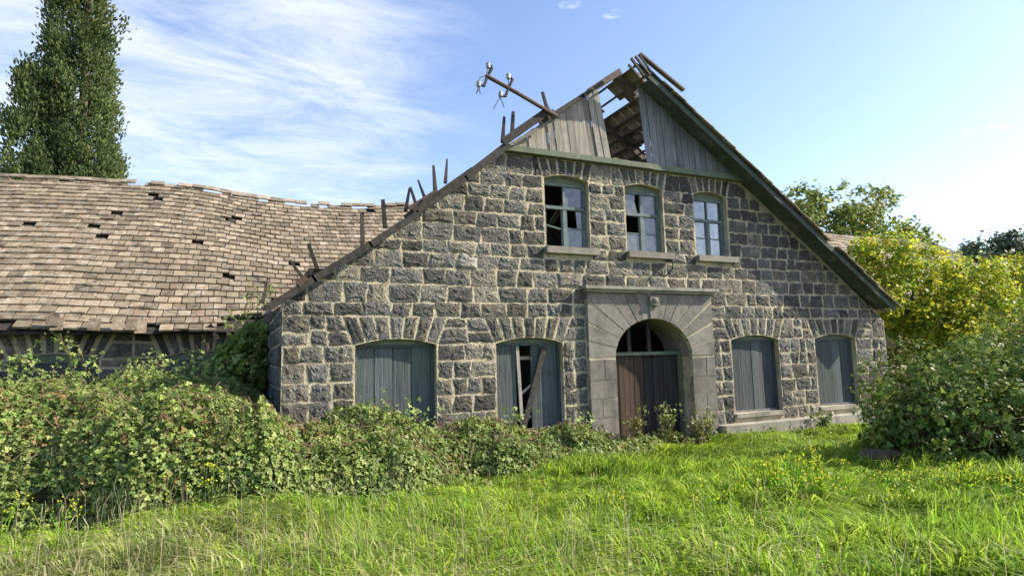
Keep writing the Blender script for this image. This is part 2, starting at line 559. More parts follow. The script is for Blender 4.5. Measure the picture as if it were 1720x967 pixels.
def rock(mb, poly, mp, proud=0.03, rough=0.022, jag=0.012):
    """rock-faced block: jagged outline, pillowed broken front"""
    ring = []
    n = len(poly)
    per = sum(math.dist(poly[i], poly[(i + 1) % n]) for i in range(n))
    for i in range(n):
        p, q_ = poly[i], poly[(i + 1) % n]
        k = max(1, int(round(math.dist(p, q_) / per * 16)))
        for j in range(k):
            t = j / k
            jj = jag * (0.6 if j == 0 else 1)
            ring.append((p[0] + (q_[0] - p[0]) * t + random.uniform(-jj, jj), p[1] + (q_[1] - p[1]) * t + random.uniform(-jj, jj)))
    m = len(ring)
    cx_ = sum(p[0] for p in ring) / m
    cz_ = sum(p[1] for p in ring) / m
    ext = max(abs(p[0] - cx_) for p in ring) + 1e-6
    ez = max(abs(p[1] - cz_) for p in ring) + 1e-6
    ins = min(0.07, 0.35 * min(ext, ez))
    ring2 = [(cx_ + (p[0] - cx_) * (1 - ins / ext), cz_ + (p[1] - cz_) * (1 - ins / ez)) for p in ring]
    ring3 = [(cx_ + (p[0] - cx_) * 0.45 + random.uniform(-.02, .02), cz_ + (p[1] - cz_) * 0.45 + random.uniform(-.02, .02)) for p in ring]
    vs_ = [mp(x, z, -0.03) for x, z in ring]
    vs_ += [mp(x, z, 0.004 + random.uniform(0, 0.006)) for x, z in ring]
    vs_ += [mp(x, z, proud + random.uniform(-rough, rough)) for x, z in ring2]
    vs_ += [mp(x, z, proud + random.uniform(-rough, rough) * 1.2 + 0.006) for x, z in ring3]
    vs_.append(mp(cx_, cz_, proud + random.uniform(-rough, rough)))
    fs = []
    for Lr in range(3):
        for i in range(m):
            j = (i + 1) % m
            fs.append((Lr * m + i, Lr * m + j, (Lr + 1) * m + j, (Lr + 1) * m + i))
    for i in range(m):
        fs.append((3 * m + i, 3 * m + (i + 1) % m, 4 * m))
    mb.add(vs_, fs)


def courses(levels, xa, xb, holes, fans, clips, wmin, wmax, gap=0.031):
    """polygons of a coursed wall. holes: (x0,x1,z0,z1); fans: (x0b,x1b,x0t,x1t,z0,z1)"""
    out = []
    for z0, z1 in zip(levels[:-1], levels[1:]):
        zm = 0.5 * (z0 + z1)
        cuts = []
        for h in holes:
            if h[2] < z1 - 0.08 and h[3] > z0 + 0.08:
                cuts.append((h[0], h[0], h[1], h[1]))
        for f in fans:
            if f[4] < z1 - 0.05 and f[5] > z0 + 0.05:
                def xat(b, t, z):
                    k = min(1, max(0, (z - f[4]) / (f[5] - f[4])))
                    return b + (t - b) * k
                cuts.append((xat(f[0], f[2], z0), xat(f[0], f[2], z1), xat(f[1], f[3], z0), xat(f[1], f[3], z1)))
        cuts.sort(key=lambda c: c[0] + c[1])
        segs = []
        cur = (xa, xa)
        for c in cuts:
            segs.append((cur, (c[0], c[1])))
            cur = (c[2], c[3])
        segs.append((cur, (xb, xb)))
        for (a0, a1), (b0, b1) in segs:
            am, bm = 0.5 * (a0 + a1), 0.5 * (b0 + b1)
            if bm - am < 0.12:
                continue
            xs = [am]
            while bm - xs[-1] > wmax:
                xs.append(xs[-1] + random.uniform(wmin, wmax))
            if len(xs) > 1 and bm - xs[-1] < wmin * 0.6:
                xs[-1] = 0.5 * (xs[-2] + bm)
            elif bm - xs[-1] > wmax * 0.8:
                xs.append(0.5 * (xs[-1] + bm) + random.uniform(-.06, .06))
            xs.append(bm)
            for i in range(len(xs) - 1):
                sl_ = random.uniform(-.03, .03)
                l0, l1 = (a0, a1) if i == 0 else (xs[i] - sl_, xs[i] + sl_)
                sl2 = random.uniform(-.03, .03)
                r0, r1 = (b0, b1) if i == len(xs) - 2 else (xs[i + 1] - sl2, xs[i + 1] + sl2)
                gl, gr = gap * random.uniform(.45, 1.3), gap * random.uniform(.45, 1.3)
                gb, gt = gap * random.uniform(.3, 1.0), gap * random.uniform(.3, 1.0)
                wv0 = 0.016 * math.sin(9 * z0 + xs[i] * 0.9)
                wv1 = 0.016 * math.sin(9 * z1 + xs[i] * 0.9)
                poly = [(l0 + gl, z0 + gb + wv0), (r0 - gr, z0 + gb + wv0), (r1 - gr, z1 - gt + wv1), (l1 + gl, z1 - gt + wv1)]
                # a tall stone is sometimes two thinner ones
                polys = [poly]
                if z1 - z0 > 0.45 and random.random() < 0.75:
                    k = random.uniform(0.4, 0.6)
                    lm, rm_ = (l0 + (l1 - l0) * k, r0 + (r1 - r0) * k)
                    zk = z0 + (z1 - z0) * k
                    polys = [[poly[0], poly[1], (rm_ - gr, zk - gap * .8), (lm + gl, zk - gap * .8)], [(lm + gl, zk + gap * .8), (rm_ - gr, zk + gap * .8), poly[2], poly[3]]]
                for pl in polys:
                    for c in clips:
                        pl = clip(pl, *c)
                        if len(pl) < 3:
                            break
                    if len(pl) >= 3 and area(pl) > 0.012:
                        # merge near-duplicate corners
                        qq = [pl[0]]
                        for p in pl[1:]:
                            if math.dist(p, qq[-1]) > 0.03:
                                qq.append(p)
                        if len(qq) >= 3:
                            out.append(qq)
    return out


def fan_stones(f, n, gap=0.02, arc=None):
    """voussoirs between the bottom chord and the top chord of a fan"""
    out = []
    x0b, x1b, x0t, x1t, z0, z1 = f
    for i in range(n):
        a, b = i / n, (i + 1) / n

        def pt(u, t):
            xb_, xt_ = x0b + (x1b - x0b) * u, x0t + (x1t - x0t) * u
            zb = z0 + (arc or 0) * (1 - (2 * u - 1) ** 2)
            return (xb_ + (xt_ - xb_) * t, zb + (z1 - zb) * t + (0.05 * random.uniform(-1, .4) if t == 1 else 0))
        e = gap / (x1t - x0t)
        out.append([pt(a + e, 0.02), pt(b - e, 0.02), pt(b - e, 0.97), pt(a + e, 0.97)])
    return out


def arch_pts(x0, x1, zs, rise, n=10):
    """segmental arch from right springer to left springer"""
    c = 0.5 * (x0 + x1)
    h = 0.5 * (x1 - x0)
    return [(c + h * math.cos(math.pi * i / n), zs + rise * (1 - math.cos(math.pi * i / n) ** 2)) for i in range(n + 1)]


def holed_wall(name, outer, holes, y0, y1, material, parent, swap=None):
    """upright slab with openings: 2-d filled curve turned into a mesh"""
    cu = bpy.data.curves.new('tmp', 'CURVE')
    cu.dimensions = '2D'
    cu.fill_mode = 'BOTH'
    cu.extrude = (y1 - y0) / 2
    for loop in [outer] + holes:
        s = cu.splines.new('POLY')
        s.points.add(len(loop) - 1)
        for p, (x, z) in zip(s.points, loop):
            p.co = (x, z, 0, 1)
        s.use_cyclic_u = True
    co = bpy.data.objects.new('tmp', cu)
    scene.collection.objects.link(co)
    dg = bpy.context.evaluated_depsgraph_get()
    me = bpy.data.meshes.new_from_object(co.evaluated_get(dg))
    bpy.data.objects.remove(co)
    n = len(me.vertices)
    co_ = np.empty(n * 3, np.float32)
    me.vertices.foreach_get('co', co_)
    co_ = co_.reshape(-1, 3)
    new = np.stack([co_[:, 0], (y0 + y1) / 2 - co_[:, 2], co_[:, 1]], 1)
    me.vertices.foreach_set('co', new.ravel())
    me.name = name
    me.materials.clear()
    me.materials.append(material)
    me.update()
    o = link(bpy.data.objects.new(name, me))
    return adopt(o, parent)


def fmap(x, z, d):
    return (x, D - d, z)


# ------------------------------------------------------------------ the gabled stone house
house = empty('stone_house', (8.8, D, 0), 'derelict dark stone house with broken plank gable and arched doorway', 'house')

SHUT = [(1.98, 3.55, 0.55), (4.82, 6.38, 0.55), (11.16, 12.77, 0.56), (14.11, 15.72, 0.56)]
SPR, RISE = 2.36, 0.12
WIN = [(6.05, 7.18), (8.18, 9.27), (10.23, 11.29)]
WB, WSP, WR = 4.44, 5.99, 0.10
SX0, SX1, SZ = 6.98, 10.50, 3.46             # door surround
DX0, DX1, DSP, DRI = 7.66, 9.82, 2.0, 0.88   # arched opening


def ztop_left(x):
    return 3.02 + 0.757 * (x - 0.40) - 0.10


def ztop_right(x):
    return 8.90 - 0.668 * (x - 8.30) - 0.24


outer = [(XL, -0.3), (XR, -0.3), (XR, ztop_right(XR)), (12.0, 6.44), (5.07, 6.44), (XL, ztop_left(XL))]
holes = []
for a, b, zb in SHUT:
    holes.append([(a, zb), (b, zb)] + arch_pts(a, b, SPR, RISE))
for a, b in WIN:
    holes.append([(a, WB), (b, WB)] + arch_pts(a, b, WSP, WR))
dc, dh = 0.5 * (DX0 + DX1), 0.5 * (DX1 - DX0)
door_arc = [(dc + dh * math.cos(math.pi * i / 24), DSP + DRI * math.sin(math.pi * i / 24)) for i in range(25)]
holes.append([(DX0 - .03, -0.2), (DX1 + .03, -0.2)] + [(dc + (x - dc) * 1.03, z + 0.03) for x, z in door_arc])
wall = holed_wall('wall', outer, holes, D, D + 0.5, M_MORTAR, house)

LEV = [-0.02, .32, .66, 1.01, 1.36, 1.70, 2.04, 2.37, 2.90, 3.19, 3.54, 3.87, 4.19, 4.45, 4.78, 5.10, 5.41, 5.72, 6.0, 6.43]
hole_rects = [(a - .01, b + .01, zb - 0.1, SPR) for a, b, zb in SHUT] + [(a - .02, b + .02, WB - .16, WSP) for a, b in WIN] + [(SX0, SX1, -1, 3.62)]
fans = [(a - .03, b + .03, a - .25, b + .25, SPR + .01, 2.90) for a, b, zb in SHUT]
fans_up = [(a - .02, b + .02, a - .14, b + .14, WSP + .01, 6.43) for a, b in WIN]
clips = [(-0.757, 1.0, ztop_left(0) - 0.02), (0.668, 1.0, ztop_right(0) + 0.0)]
polys = courses(LEV, XL, XR, hole_rects, fans + fans_up, clips, 0.31, 0.68)


def camdist(x, z):
    return math.sqrt(x * x + D * D + (z - EYE) ** 2)


polys.sort(key=lambda p: -area(p) / camdist(*p[0]) ** 3)
rest = MB()
for i, p in enumerate(polys):
    cxm = sum(a[0] for a in p) / len(p)
    czm = sum(a[1] for a in p) / len(p)
    # the upper right field is squared flatter stone
    k = 0.65 if (cxm > 11 and czm > 3.4) else 1.0
    pr = (0.016 + random.uniform(-.006, .008)) * k
    mb = MB() if i < 300 else rest
    rock(mb, p, fmap, pr, 0.010 * k, 0.022)
    if i < 300:
        mb.build('stone', M_STONE, wall)
print('facade stones', len(polys))
if rest.v:
    setp(rest.build('small_stones', M_STONE, wall), kind='stuff')
for f in fans:
    for p in fan_stones(f, 7, 0.035, RISE):
        mb = MB()
        rock(mb, p, fmap, 0.016, 0.009, 0.014)
        mb.build('voussoir', M_STONE, wall)
for f in fans_up:
    for p in fan_stones(f, 6, 0.03, WR):
        mb = MB()
        rock(mb, p, fmap, 0.014, 0.008, 0.012)
        mb.build('voussoir', M_STONE, wall)
# pale patch where a stone has spalled away
mb = MB()
rock(mb, [(3.95, 3.92), (4.45, 3.90), (4.42, 4.12), (4.1, 4.2)], fmap, 0.036, 0.01, 0.03)
mb.build('plaster_patch', M_CONC, wall)


# side wall, left flank
def smap(s, z, d):
    return (XL - d, D + 6.55 - s, z)


mb = MB()
mb.box((XL, D + 0.502, -0.3), (XL + 0.5, 18.0, 3.05))
side = mb.build('side_wall', M_MORTAR, house)
for p in courses([-0.02, .4, .8, 1.2, 1.6, 2.0, 2.4, 2.75, 3.02], 0, 6.55, [], [], [], 0.6, 1.1):
    mb = MB()
    rock(mb, p, smap, 0.028, 0.02)
    mb.build('stone', M_STONE, side)

mb = MB()
mb.box((XR - 0.5, D + 0.502, -0.3), (XR, 18.0, 3.0))
mb.build('side_wall', M_MORTAR, house)
# ---- door surround
sw = MB()
ring_o = [(SX0, -0.2), (DX0, -0.2)] + [(x, z) for x, z in door_arc[::-1]] + [(DX1, -0.2), (SX1, -0.2), (SX1, SZ), (SX0, SZ)]
sur = holed_wall('door_surround', ring_o, [], D - 0.10, D + 0.005, M_MORTAR, house)


def rect_hit(th):
    """where the ray from the arch centre leaves the surround"""
    dx, dz = math.cos(th), math.sin(th)
    best = 1e9
    if dx > 1e-6:
        best = min(best, (SX1 - dc) / dx)
    if dx < -1e-6:
        best = min(best, (SX0 - dc) / dx)
    if dz > 1e-6:
        best = min(best, (SZ - DSP) / dz)
    return (dc + dx * best, DSP + dz * best), best


NW = 15
for i in range(NW):
    a0, a1 = math.pi * i / NW + 0.010, math.pi * (i + 1) / NW - 0.010
    inner = []
    for k in range(4):
        a = a0 + (a1 - a0) * k / 3
        r = 1 / math.sqrt((math.cos(a) / dh) ** 2 + (math.sin(a) / DRI) ** 2)
        inner.append((dc + r * math.cos(a), DSP + r * math.sin(a)))
    o0, _ = rect_hit(a0)
    o1, _ = rect_hit(a1)
    outp = [o0]
    for cxn, czn in ((SX1, SZ), (SX0, SZ)):
        ac = math.atan2(czn - DSP, cxn - dc)
        if a0 < ac < a1:
            outp.append((cxn, czn))
    outp.append(o1)
    poly = [(x + random.uniform(-.005, .005), z + random.uniform(-.005, .005)) for x, z in outp + inner[::-1]]
    mb = MB()
    pr = 0.135 if i == NW // 2 else 0.105 + random.uniform(0, .014)
    mb.prism(poly, fmap, 0.02, pr)
    mb.build('keystone' if i == NW // 2 else 'voussoir', M_ASHLAR, sur)
for side_, xa, xb in ((0, SX0, DX0), (1, DX1, SX1)):
    zs = [-0.1, 0.33, 0.72, 1.12, 1.52, 1.97]
    for i in range(5):
        z0, z1 = zs[i] + .008, zs[i + 1] - .008
        cutx = xa + (xb - xa) * random.choice((0.42, 0.55, 0.6)) if (i % 2 == 0) else None
        spans = [(xa, cutx - .008), (cutx + .008, xb)] if cutx else [(xa, xb)]
        for s0, s1 in spans:
            mb = MB()
            jj = [random.uniform(-.007, .007) for _ in range(8)]
            mb.prism([(s0 + jj[0], z0 + jj[1]), (s1 + jj[2], z0 + jj[3]), (s1 + jj[4], z1 + jj[5]), (s0 + jj[6], z1 + jj[7])], fmap, 0.02, 0.105 + random.uniform(0, .014))
            mb.build('ashlar_block', M_ASHLAR, sur)
mb = MB()
mb.box((SX0 - 0.06, D - 0.20, SZ + .002), (SX1 + 0.06, D + 0.004, SZ + 0.06))
mb.build('cornice_bed', M_CONC, house)
mb = MB()
mb.box((SX0 - 0.12, D - 0.27, SZ + 0.062), (SX1 + 0.12, D + 0.004, SZ + 0.135))
mb.build('cornice', M_CONC, house)
# carved boss on the keystone
mb = MB()
mb.box((dc - 0.13, D - 0.20, 3.18), (dc + 0.13, D - 0.13, 3.40))
boss = mb.build('keystone_plaque', M_ASHLAR, house)
mb = MB()
for j in range(6):
    pass
pts = []
ns, nr = 10, 5
vs_, fs = [], []
for r_ in range(nr):
    ph = math.pi / 2 * r_ / (nr - 1)
    for k in range(ns):
        a = 2 * math.pi * k / ns
        vs_.append((dc + 0.075 * math.cos(ph) * math.cos(a), D - 0.20 - 0.07 * math.sin(ph), 3.29 + 0.075 * math.cos(ph) * math.sin(a)))
for r_ in range(nr - 1):
    for k in range(ns):
        fs.append((r_ * ns + k, r_ * ns + (k + 1) % ns, (r_ + 1) * ns + (k + 1) % ns, (r_ + 1) * ns + k))
mb.add(vs_, fs)
mb.build('round_boss', M_CONC, boss, smooth=True)

# ---- arched door
door = None
mb = MB()
YD = D + 0.34
mb.box((DX0, YD - 0.06, 2.04), (DX1, YD + 0.04, 2.12))
mb.box((DX0, YD - 0.05, -0.2), (DX0 + 0.07, YD + 0.04, 2.04))
mb.box((DX1 - 0.07, YD - 0.05, -0.2), (DX1, YD + 0.04, 2.04))
door = mb.build('door_frame', M_GREEN, house)
for side_, a, b, m_, y in ((0, DX0 + 0.08, dc - 0.02, M_DOORBR, YD), (1, dc + 0.02, DX1 - 0.08, M_DOORBL, YD + 0.05)):
    n = 7
    w = (b - a) / n
    for i in range(n):
        mb = MB()
        yy = y + random.uniform(-.012, .012)
        mb.box((a + i * w + .004, yy, -0.15), (a + (i + 1) * w - .004, yy + 0.03, 2.03 - random.uniform(0, .015)))
        mb.build('door_board', m_, door)
for x in (dc - 0.45, dc + 0.12):
    mb = MB()
    mb.box((x, YD - 0.03, 2.121), (x + 0.09, YD + 0.03, 2.84))
    mb.build('fanlight_bar', M_TIMBER, door)
mb = MB()   # reveal lining behind the arch
for i in range(24):
    (x0, z0), (x1, z1) = door_arc[i], door_arc[i + 1]
    mb.add([(x0, D + .005, z0), (x1, D + .005, z1), (x1, D + 0.9, z1), (x0, D + 0.9, z0), (dc + (x0 - dc) * 1.04, D + .005, z0 + .05), (dc + (x1 - dc) * 1.04, D + .005, z1 + .05),
            (dc + (x1 - dc) * 1.04, D + 0.9, z1 + .05), (dc + (x0 - dc) * 1.04, D + 0.9, z0 + .05)],
           [(0, 1, 2, 3), (7, 6, 5, 4), (0, 4, 5, 1), (2, 6, 7, 3), (1, 5, 6, 2), (3, 7, 4, 0)], 0.3)
mb.build('arch_soffit', M_ASHLAR, door)

# ---- shuttered openings
for si, (a, b, zb) in enumerate(SHUT):
    ys = D + 0.17
    mb = MB()
    fr = 0.075
    mb.box((a, ys - .03, zb), (a + fr, ys + .06, SPR - .05))
    mb.box((b - fr, ys - .03, zb), (b, ys + .06, SPR - .05))
    mb.box((a, ys - .03, SPR - .048), (b, ys + .06, SPR + .005))
    shf = mb.build('shutter_frame', M_SHUT, house)
    hp = [(a, SPR + .007), (b, SPR + .007)] + [(x, z + .01) for x, z in arch_pts(a, b, SPR, RISE)[1:-1]]
    mb = MB()
    mb.prism(hp, lambda x, z, d: (x, ys + .02 - d, z), 0, 0.06)
    mb.build('head_board', M_GREEN, shf)
    if si == 1:
        spans = [(a + fr, a + 0.43), (a + 0.43, a + 0.52), (a + 0.86, b - fr - .42), (b - fr - .42, b - fr)]
    else:
        n = 4
        cs = [a + fr + (b - a - 2 * fr) * k / n + (random.uniform(-.05, .05) if 0 < k < n else 0) for k in range(n + 1)]
        spans = list(zip(cs[:-1], cs[1:]))
    for k, (s0, s1) in enumerate(spans):
        mb = MB()
        yy = ys + random.uniform(-.008, .008)
        mb.box((s0 + .005, yy, zb + random.uniform(.0, .03)), (s1 - .005, yy + .03, SPR - .05))
        mb.build('shutter_plank', M_SHUT, shf)
    if si == 1:
        for p, q_, w in (((b - .38, ys - .06, 2.27), (a + .58, ys - .05, .45), .12), ((a + .54, ys - .03, 2.3), (a + .62, ys - .03, .5), .07),
                         ((a + .5, ys + .05, 2.05), (b - .6, ys + .05, 2.05), .07), ((a + .62, ys + .02, 1.3), (a + .9, ys + .02, 1.5), .05), ((a + .5, ys + .05, .82), (b - .6, ys + .05, .82), .06)):
            mb = MB()
            mb.bar(p, q_, w, .03)
            mb.build('loose_plank', M_TIMBER if w > .1 else M_TANB, shf)
    elif si >= 2:
        mb = MB()
        mb.box((a - .02, D - .06, zb - .10), (b + .02, D + .2, zb - .003))
        mb.build('stone_sill', M_CONC, house)
        mb = MB()
        mb.box((a + fr + .02, ys - .05, zb), (b - fr - .02, ys - .005, zb + .05))
        mb.build('bottom_rail', M_GREYB, shf)
# plinth ledge on the right
mb = MB()
xs = [SX1 + .01, 12.6, 14.6, XR + .25]
for x0, x1 in zip(xs[:-1], xs[1:]):
    mb = MB()
    mb.box((x0 + .003, D - .34, -0.3), (x1 - .003, D + .003, .33 + random.uniform(-.008, .008)))
    mb.build('plinth_slab', M_CONC, house)

# ---- upper windows
for wi, (a, b) in enumerate(WIN):
    yw = D + 0.16
    f = 0.075
    mb = MB()
    mb.box((a, yw - .03, WB), (a + f, yw + .05, WSP))
    mb.box((b - f, yw - .03, WB), (b, yw + .05, WSP))
    mb.box((a + f, yw - .03, WB), (b - f, yw + .05, WB + .06))
    zt = WB + (WSP - WB) * 0.60
    mb.box((a + f, yw - .045, zt - .035), (b - f, yw + .04, zt + .035))
    mb.box((a + f, yw - .03, WSP - .12), (b - f, yw + .05, WSP - .06))
    fr_ = mb.build('window', M_FRAME, house)
    hp = [(a, WSP - .058), (b, WSP - .058)] + [(x, z + .008) for x, z in arch_pts(a, b, WSP, WR)]
    mb = MB()
    mb.prism(hp, lambda x, z, d: (x, yw + .02 - d, z), 0, 0.055)
    mb.build('head_board', M_GREEN, fr_)
    xm = 0.5 * (a + b)
    # casement bars
    mb = MB()
    mb.box((xm - .045, yw - .035, WB + .06), (xm + .045, yw + .03, zt - .035))
    for s0, s1 in ((a + f, xm - .045), (xm + .045, b - f)):
        mb.box((s0, yw - .01, WB + .06), (s0 + .028, yw + .02, zt - .035))
        mb.box((s1 - .028, yw - .01, WB + .06), (s1, yw + .02, zt - .035))
    mb.build('casement', M_FRAME, fr_)
    mb = MB()
    mb.box((xm - .022, yw - .02, zt + .035), (xm + .022, yw + .03, WSP - .12))
    mb.build('mullion', M_FRAME, fr_)
    zmid = 0.5 * (WB + .06 + zt - .035)
    for k, (s0, s1) in enumerate(((a + f + .028, xm - .073), (xm + .073, b - f - .028))):
        mb = MB()
        if wi == 0 and k == 0:
            mb.bar((s0, yw + .005, zmid + .05), (s1, yw + .005, zmid - .03), .028, .03)
        else:
            mb.box((s0, yw - .01, zmid - .014), (s1, yw + .02, zmid + .014))
        mb.build('glazing_bar', M_FRAME, fr_)
    panes = {'UL': (a + f, xm - .022, zt + .035, WSP - .12), 'UR': (xm + .022, b - f, zt + .035, WSP - .12),
             'ML': (a + f + .028, xm - .073, zmid + .014, zt - .035), 'MR': (xm + .073, b - f - .028, zmid + .014, zt - .035),
             'LL': (a + f + .028, xm - .073, WB + .06, zmid - .014), 'LR': (xm + .073, b - f - .028, WB + .06, zmid - .014)}
    gone = {0: ('UL', 'ML', 'LL'), 1: ('ML',), 2: ()}[wi]
    for nm, (x0, x1, z0, z1) in panes.items():
        if nm in gone:
            continue
        poly = [(x0, z0), (x1, z0), (x1, z1), (x0, z1)]
        if wi == 0 and nm == 'MR':
            poly = [(x0 + (x1 - x0) * .68, z0), (x1, z0), (x1, z1), (x0 + (x1 - x0) * .60, z1)]
        if wi == 1 and nm == 'UL':
            xk = x0 + (x1 - x0) * .74
            poly = [(x0, z0), (xk + .05, z0), (xk + .02, z0 + .14), (xk - .02, z0 + .3), (xk, z1), (x0, z1)]
        mb = MB()
        ty = random.uniform(-.004, .004)
        mb.prism(poly, lambda x, z, d: (x, yw + .012 - d + ty * (x - x0) / (x1 - x0), z), 0, 0.005)
        mb.build('pane', M_PANEB if wi == 2 else M_PANE, fr_)
    mb = MB()
    mb.box((a - .04, D - .14, WB - .145), (b + .16, D + .2, WB - .002))
    mb.build('window_sill', M_SILL, house)

# iron hook under the middle sill
p0 = (dc + .55, D - .02, 4.28)
mb = MB()
mb.tube([(dc + .55, D + .02, 4.28), (dc + .55, D - .22, 4.24), (dc + .53, D - .24, 4.05), (dc + .40, D - .20, 3.90), (dc + .32, D - .12, 3.84)], [.022, .022, .02, .016, .012], 6)
mb.build('iron_hook', M_DIRON, house)

# ---- gable
mb = MB()
yb = D - 0.16
mb.box((5.02, yb, 6.445), (8.9, D + 0.1, 6.57))
mb.build('gable_beam', M_GREEN, house)
mb = MB()
mb.box((8.902, yb + .015, 6.44), (11.95, D + 0.1, 6.575))
mb.build('gable_beam', M_GREEN, house)


def roof_right(x):
    return 8.90 - 0.668 * (x - 8.30)


def roof_left(x):
    return float(np.interp(x, [.4, 1.2, 3.08, 5.02, 7.8, 8.4], [3.02, 3.52, 4.93, 6.54, 8.55, 8.93]))


yg = D - 0.03
# left boards: sun-bleached, leaning, some slipped
xs = np.linspace(5.32, 7.80, 15)
for i in range(14):
    x0, x1 = xs[i], xs[i + 1]
    lean = -0.10 - 0.22 * i / 13
    w = (x1 - x0)
    zb = 6.575 + random.uniform(-.0, .03)

    def top(xb, ln):
        # climb until the roof line
        z = zb
        while z < roof_left(xb + ln * (z - zb) / 1.9) - 0.06 and z < 9:
            z += .02
        return z
    zl, zr = top(x0, lean), top(x1, lean)
    if i == 13:
        zl, zr = 8.20, 8.24
    y = yg + random.uniform(-.022, .022)
    g = .006
    ln0, ln1 = -0.10 - 0.22 * i / 14, -0.10 - 0.22 * (i + 1) / 14

    def sx(xb, z, l):
        return xb + l * (z - 6.575) / 1.9
    mb = MB()
    mb.prism([(x0 + g, zb), (x1 - g, zb), (sx(x1, zr, ln1) - g, zr), (sx(x0, zl, ln0) + g, zl)], lambda x, z, d: (x, y - d, z), -0.012, 0.012)
    mb.build('gable_board', M_TANB, house)
# right boards: weathered grey with the rake's shade put into their colour, upright
xs = np.linspace(8.84, 12.0, 18)
for i in range(17):
    x0, x1 = xs[i], xs[i + 1]
    lean = -0.20 * (1 - i / 17)
    zb = 6.578

    def topr(xb):
        z = zb
        while z < (8.86 if xb < 9.05 else roof_right(xb + lean * (z - zb) / 2.3) - 0.06) and z < 9:
            z += .02
        return z
    zl, zr = topr(x0), topr(x1)
    if zl - zb < .05:
        continue
    zr = max(zr, zb + .02)
    y = yg + random.uniform(-.02, .01)
    g = .005 + random.uniform(0, .004)
    mb = MB()
    mb.prism([(x0 + g, zb), (x1 - g, zb), (x1 + lean * (zr - zb) / 2.3 - g, zr), (x0 + lean * (zl - zb) / 2.3 + g, zl)], lambda x, z, d: (x, y - d, z), -0.012, 0.012)
    mb.build('gable_board', M_GREYB, house)

# ---- right roof slope: rafters, battens, tiles (left slope is bare)
YF = D - 0.55
SLR = math.atan(0.668)
SLOPE = Vector((math.cos(SLR), 0, -math.sin(SLR)))      # down the right slope
NRM = Vector((math.sin(SLR), 0, math.cos(SLR)))
RID = Vector((8.30, 0, 8.90))
LEN = 10.2


def on_right(s, y, h=0.0):
    return RID + SLOPE * s + NRM * h + Vector((0, y, 0))


mb = MB()
mb.bar(on_right(0.12, YF + .02, -.10), on_right(LEN, YF + .02, -.11), .035, .13, up=NRM)
mb.build('bargeboard', M_DGREEN, house)
mb = MB()
mb.bar(on_right(0.55, YF + .30, -.09), on_right(LEN - .05, YF + .30, -.09), .52, .02, up=NRM)
mb.build('soffit', M_DGREEN, house)
for k, y in enumerate((11.7, 13.3, 14.9, 16.5, 18.1)):
    mb = MB()
    mb.bar(on_right(0.0 if k else .0, y, -.15), on_right(LEN, y, -.15), .10, .14, up=NRM)
    mb.build('rafter', M_RAFTER, house)
for k in range(29):
    s = 0.10 + k * 0.35
    mb = MB()
    y0 = YF + random.uniform(.0, .12) if k > 1 else YF - .0
    mb.bar(on_right(s, y0 + .05, -.055), on_right(s, 20.0 + random.uniform(-.3, .3), -.055), .05, .045, up=NRM)
    mb.build('batten', M_RAFTER, house)


def tile_geo(mb, c, ax, dn, nr, w, l, th, tint=None):
    """a flat tile: ax across, dn down the slope, nr up"""
    c, ax, dn, nr = Vector(c), Vector(ax), Vector(dn), Vector(nr)
    vs_ = []
    for h in (0, th):
        for i, j in ((-1, 0), (1, 0), (1, 1), (-1, 1)):
            k = random.uniform(-.012, .012) if j else 0
            vs_.append(c + ax * (i * w / 2) + dn * (j * l + k) + nr * h)
    mb.add(vs_, [(3, 2, 1, 0), (4, 5, 6, 7), (0, 1, 5, 4), (1, 2, 6, 5), (2, 3, 7, 6), (3, 0, 4, 7)], tint)


tl = MB()
YAX = Vector((0, 1, 0))
edge_tiles = 0
for r_ in range(29):
    for c in range(25):
        s = 0.12 + r_ * 0.35
        y = YF + 0.16 + c * 0.36 + (0.18 if r_ % 2 and c else 0)
        if r_ < 2 and c < 1:
            continue
        if r_ < 2 and random.random() < .55:
            continue
        if random.random() < .02 or (r_, c) in ((5, 4), (5, 5), (6, 12), (8, 7)):
            continue
        dn = (SLOPE - NRM * 0.04).normalized()
        cpos = on_right(s + random.uniform(-.02, .02), y, -0.015)
        if c == 0:
            m1 = MB()
            tile_geo(m1, cpos + NRM * .03 + Vector((0, -.05 + random.uniform(-.03, .02), 0)), YAX, (SLOPE + NRM * .045).normalized(), NRM, .35, .42, .026)
            m1.build('roof_tile', M_TILE, house)
        else:
            tile_geo(tl, cpos, YAX, dn, NRM, .352, .50, .018)
setp(tl.build('inner_tiles', M_TILE, house), kind='stuff')

# broken ends of battens and a sprung board at the ridge
Y1 = YF
for (u0, v0, u1, v1, w) in ((1072, 128, 1056, 109, .05), (1082, 128, 1060, 98, .06), (1092, 126, 1067, 95, .05), (1096, 124, 1073, 92, .04)):
    mb = MB()
    mb.bar(at(u0, v0, Y1), at(u1, v1, Y1 - .1), w, .04)
    mb.build('broken_batten', M_TIMBER, house)
mb = MB()
mb.bar(at(1074, 91, Y1 - .02), at(1148, 152, Y1 - .02), .045, .12)
mb.build('sprung_board', M_RAFTER, house)
mb = MB()
mb.bar(on_right(.35, YF + .16, .05), on_right(2.1, YF + .16, .03), .30, .04, up=NRM)
mb.build('cover_board', M_DGREEN, house)

# left side: bare rafter / bargeboard with splintered pieces
YL = D - 0.30


def seg(pts, w, d, name, m_, y=YL):
    mb_ = MB()
    for (x0, z0), (x1, z1) in zip(pts[:-1], pts[1:]):
        dx = Vector((x1 - x0, 0, z1 - z0)).normalized() * .02
        mb_.bar((x0 - dx.x, y, z0 - dx.z), (x1 + dx.x, y, z1 + dx.z), w, d)
    return mb_.build(name, m_, house)


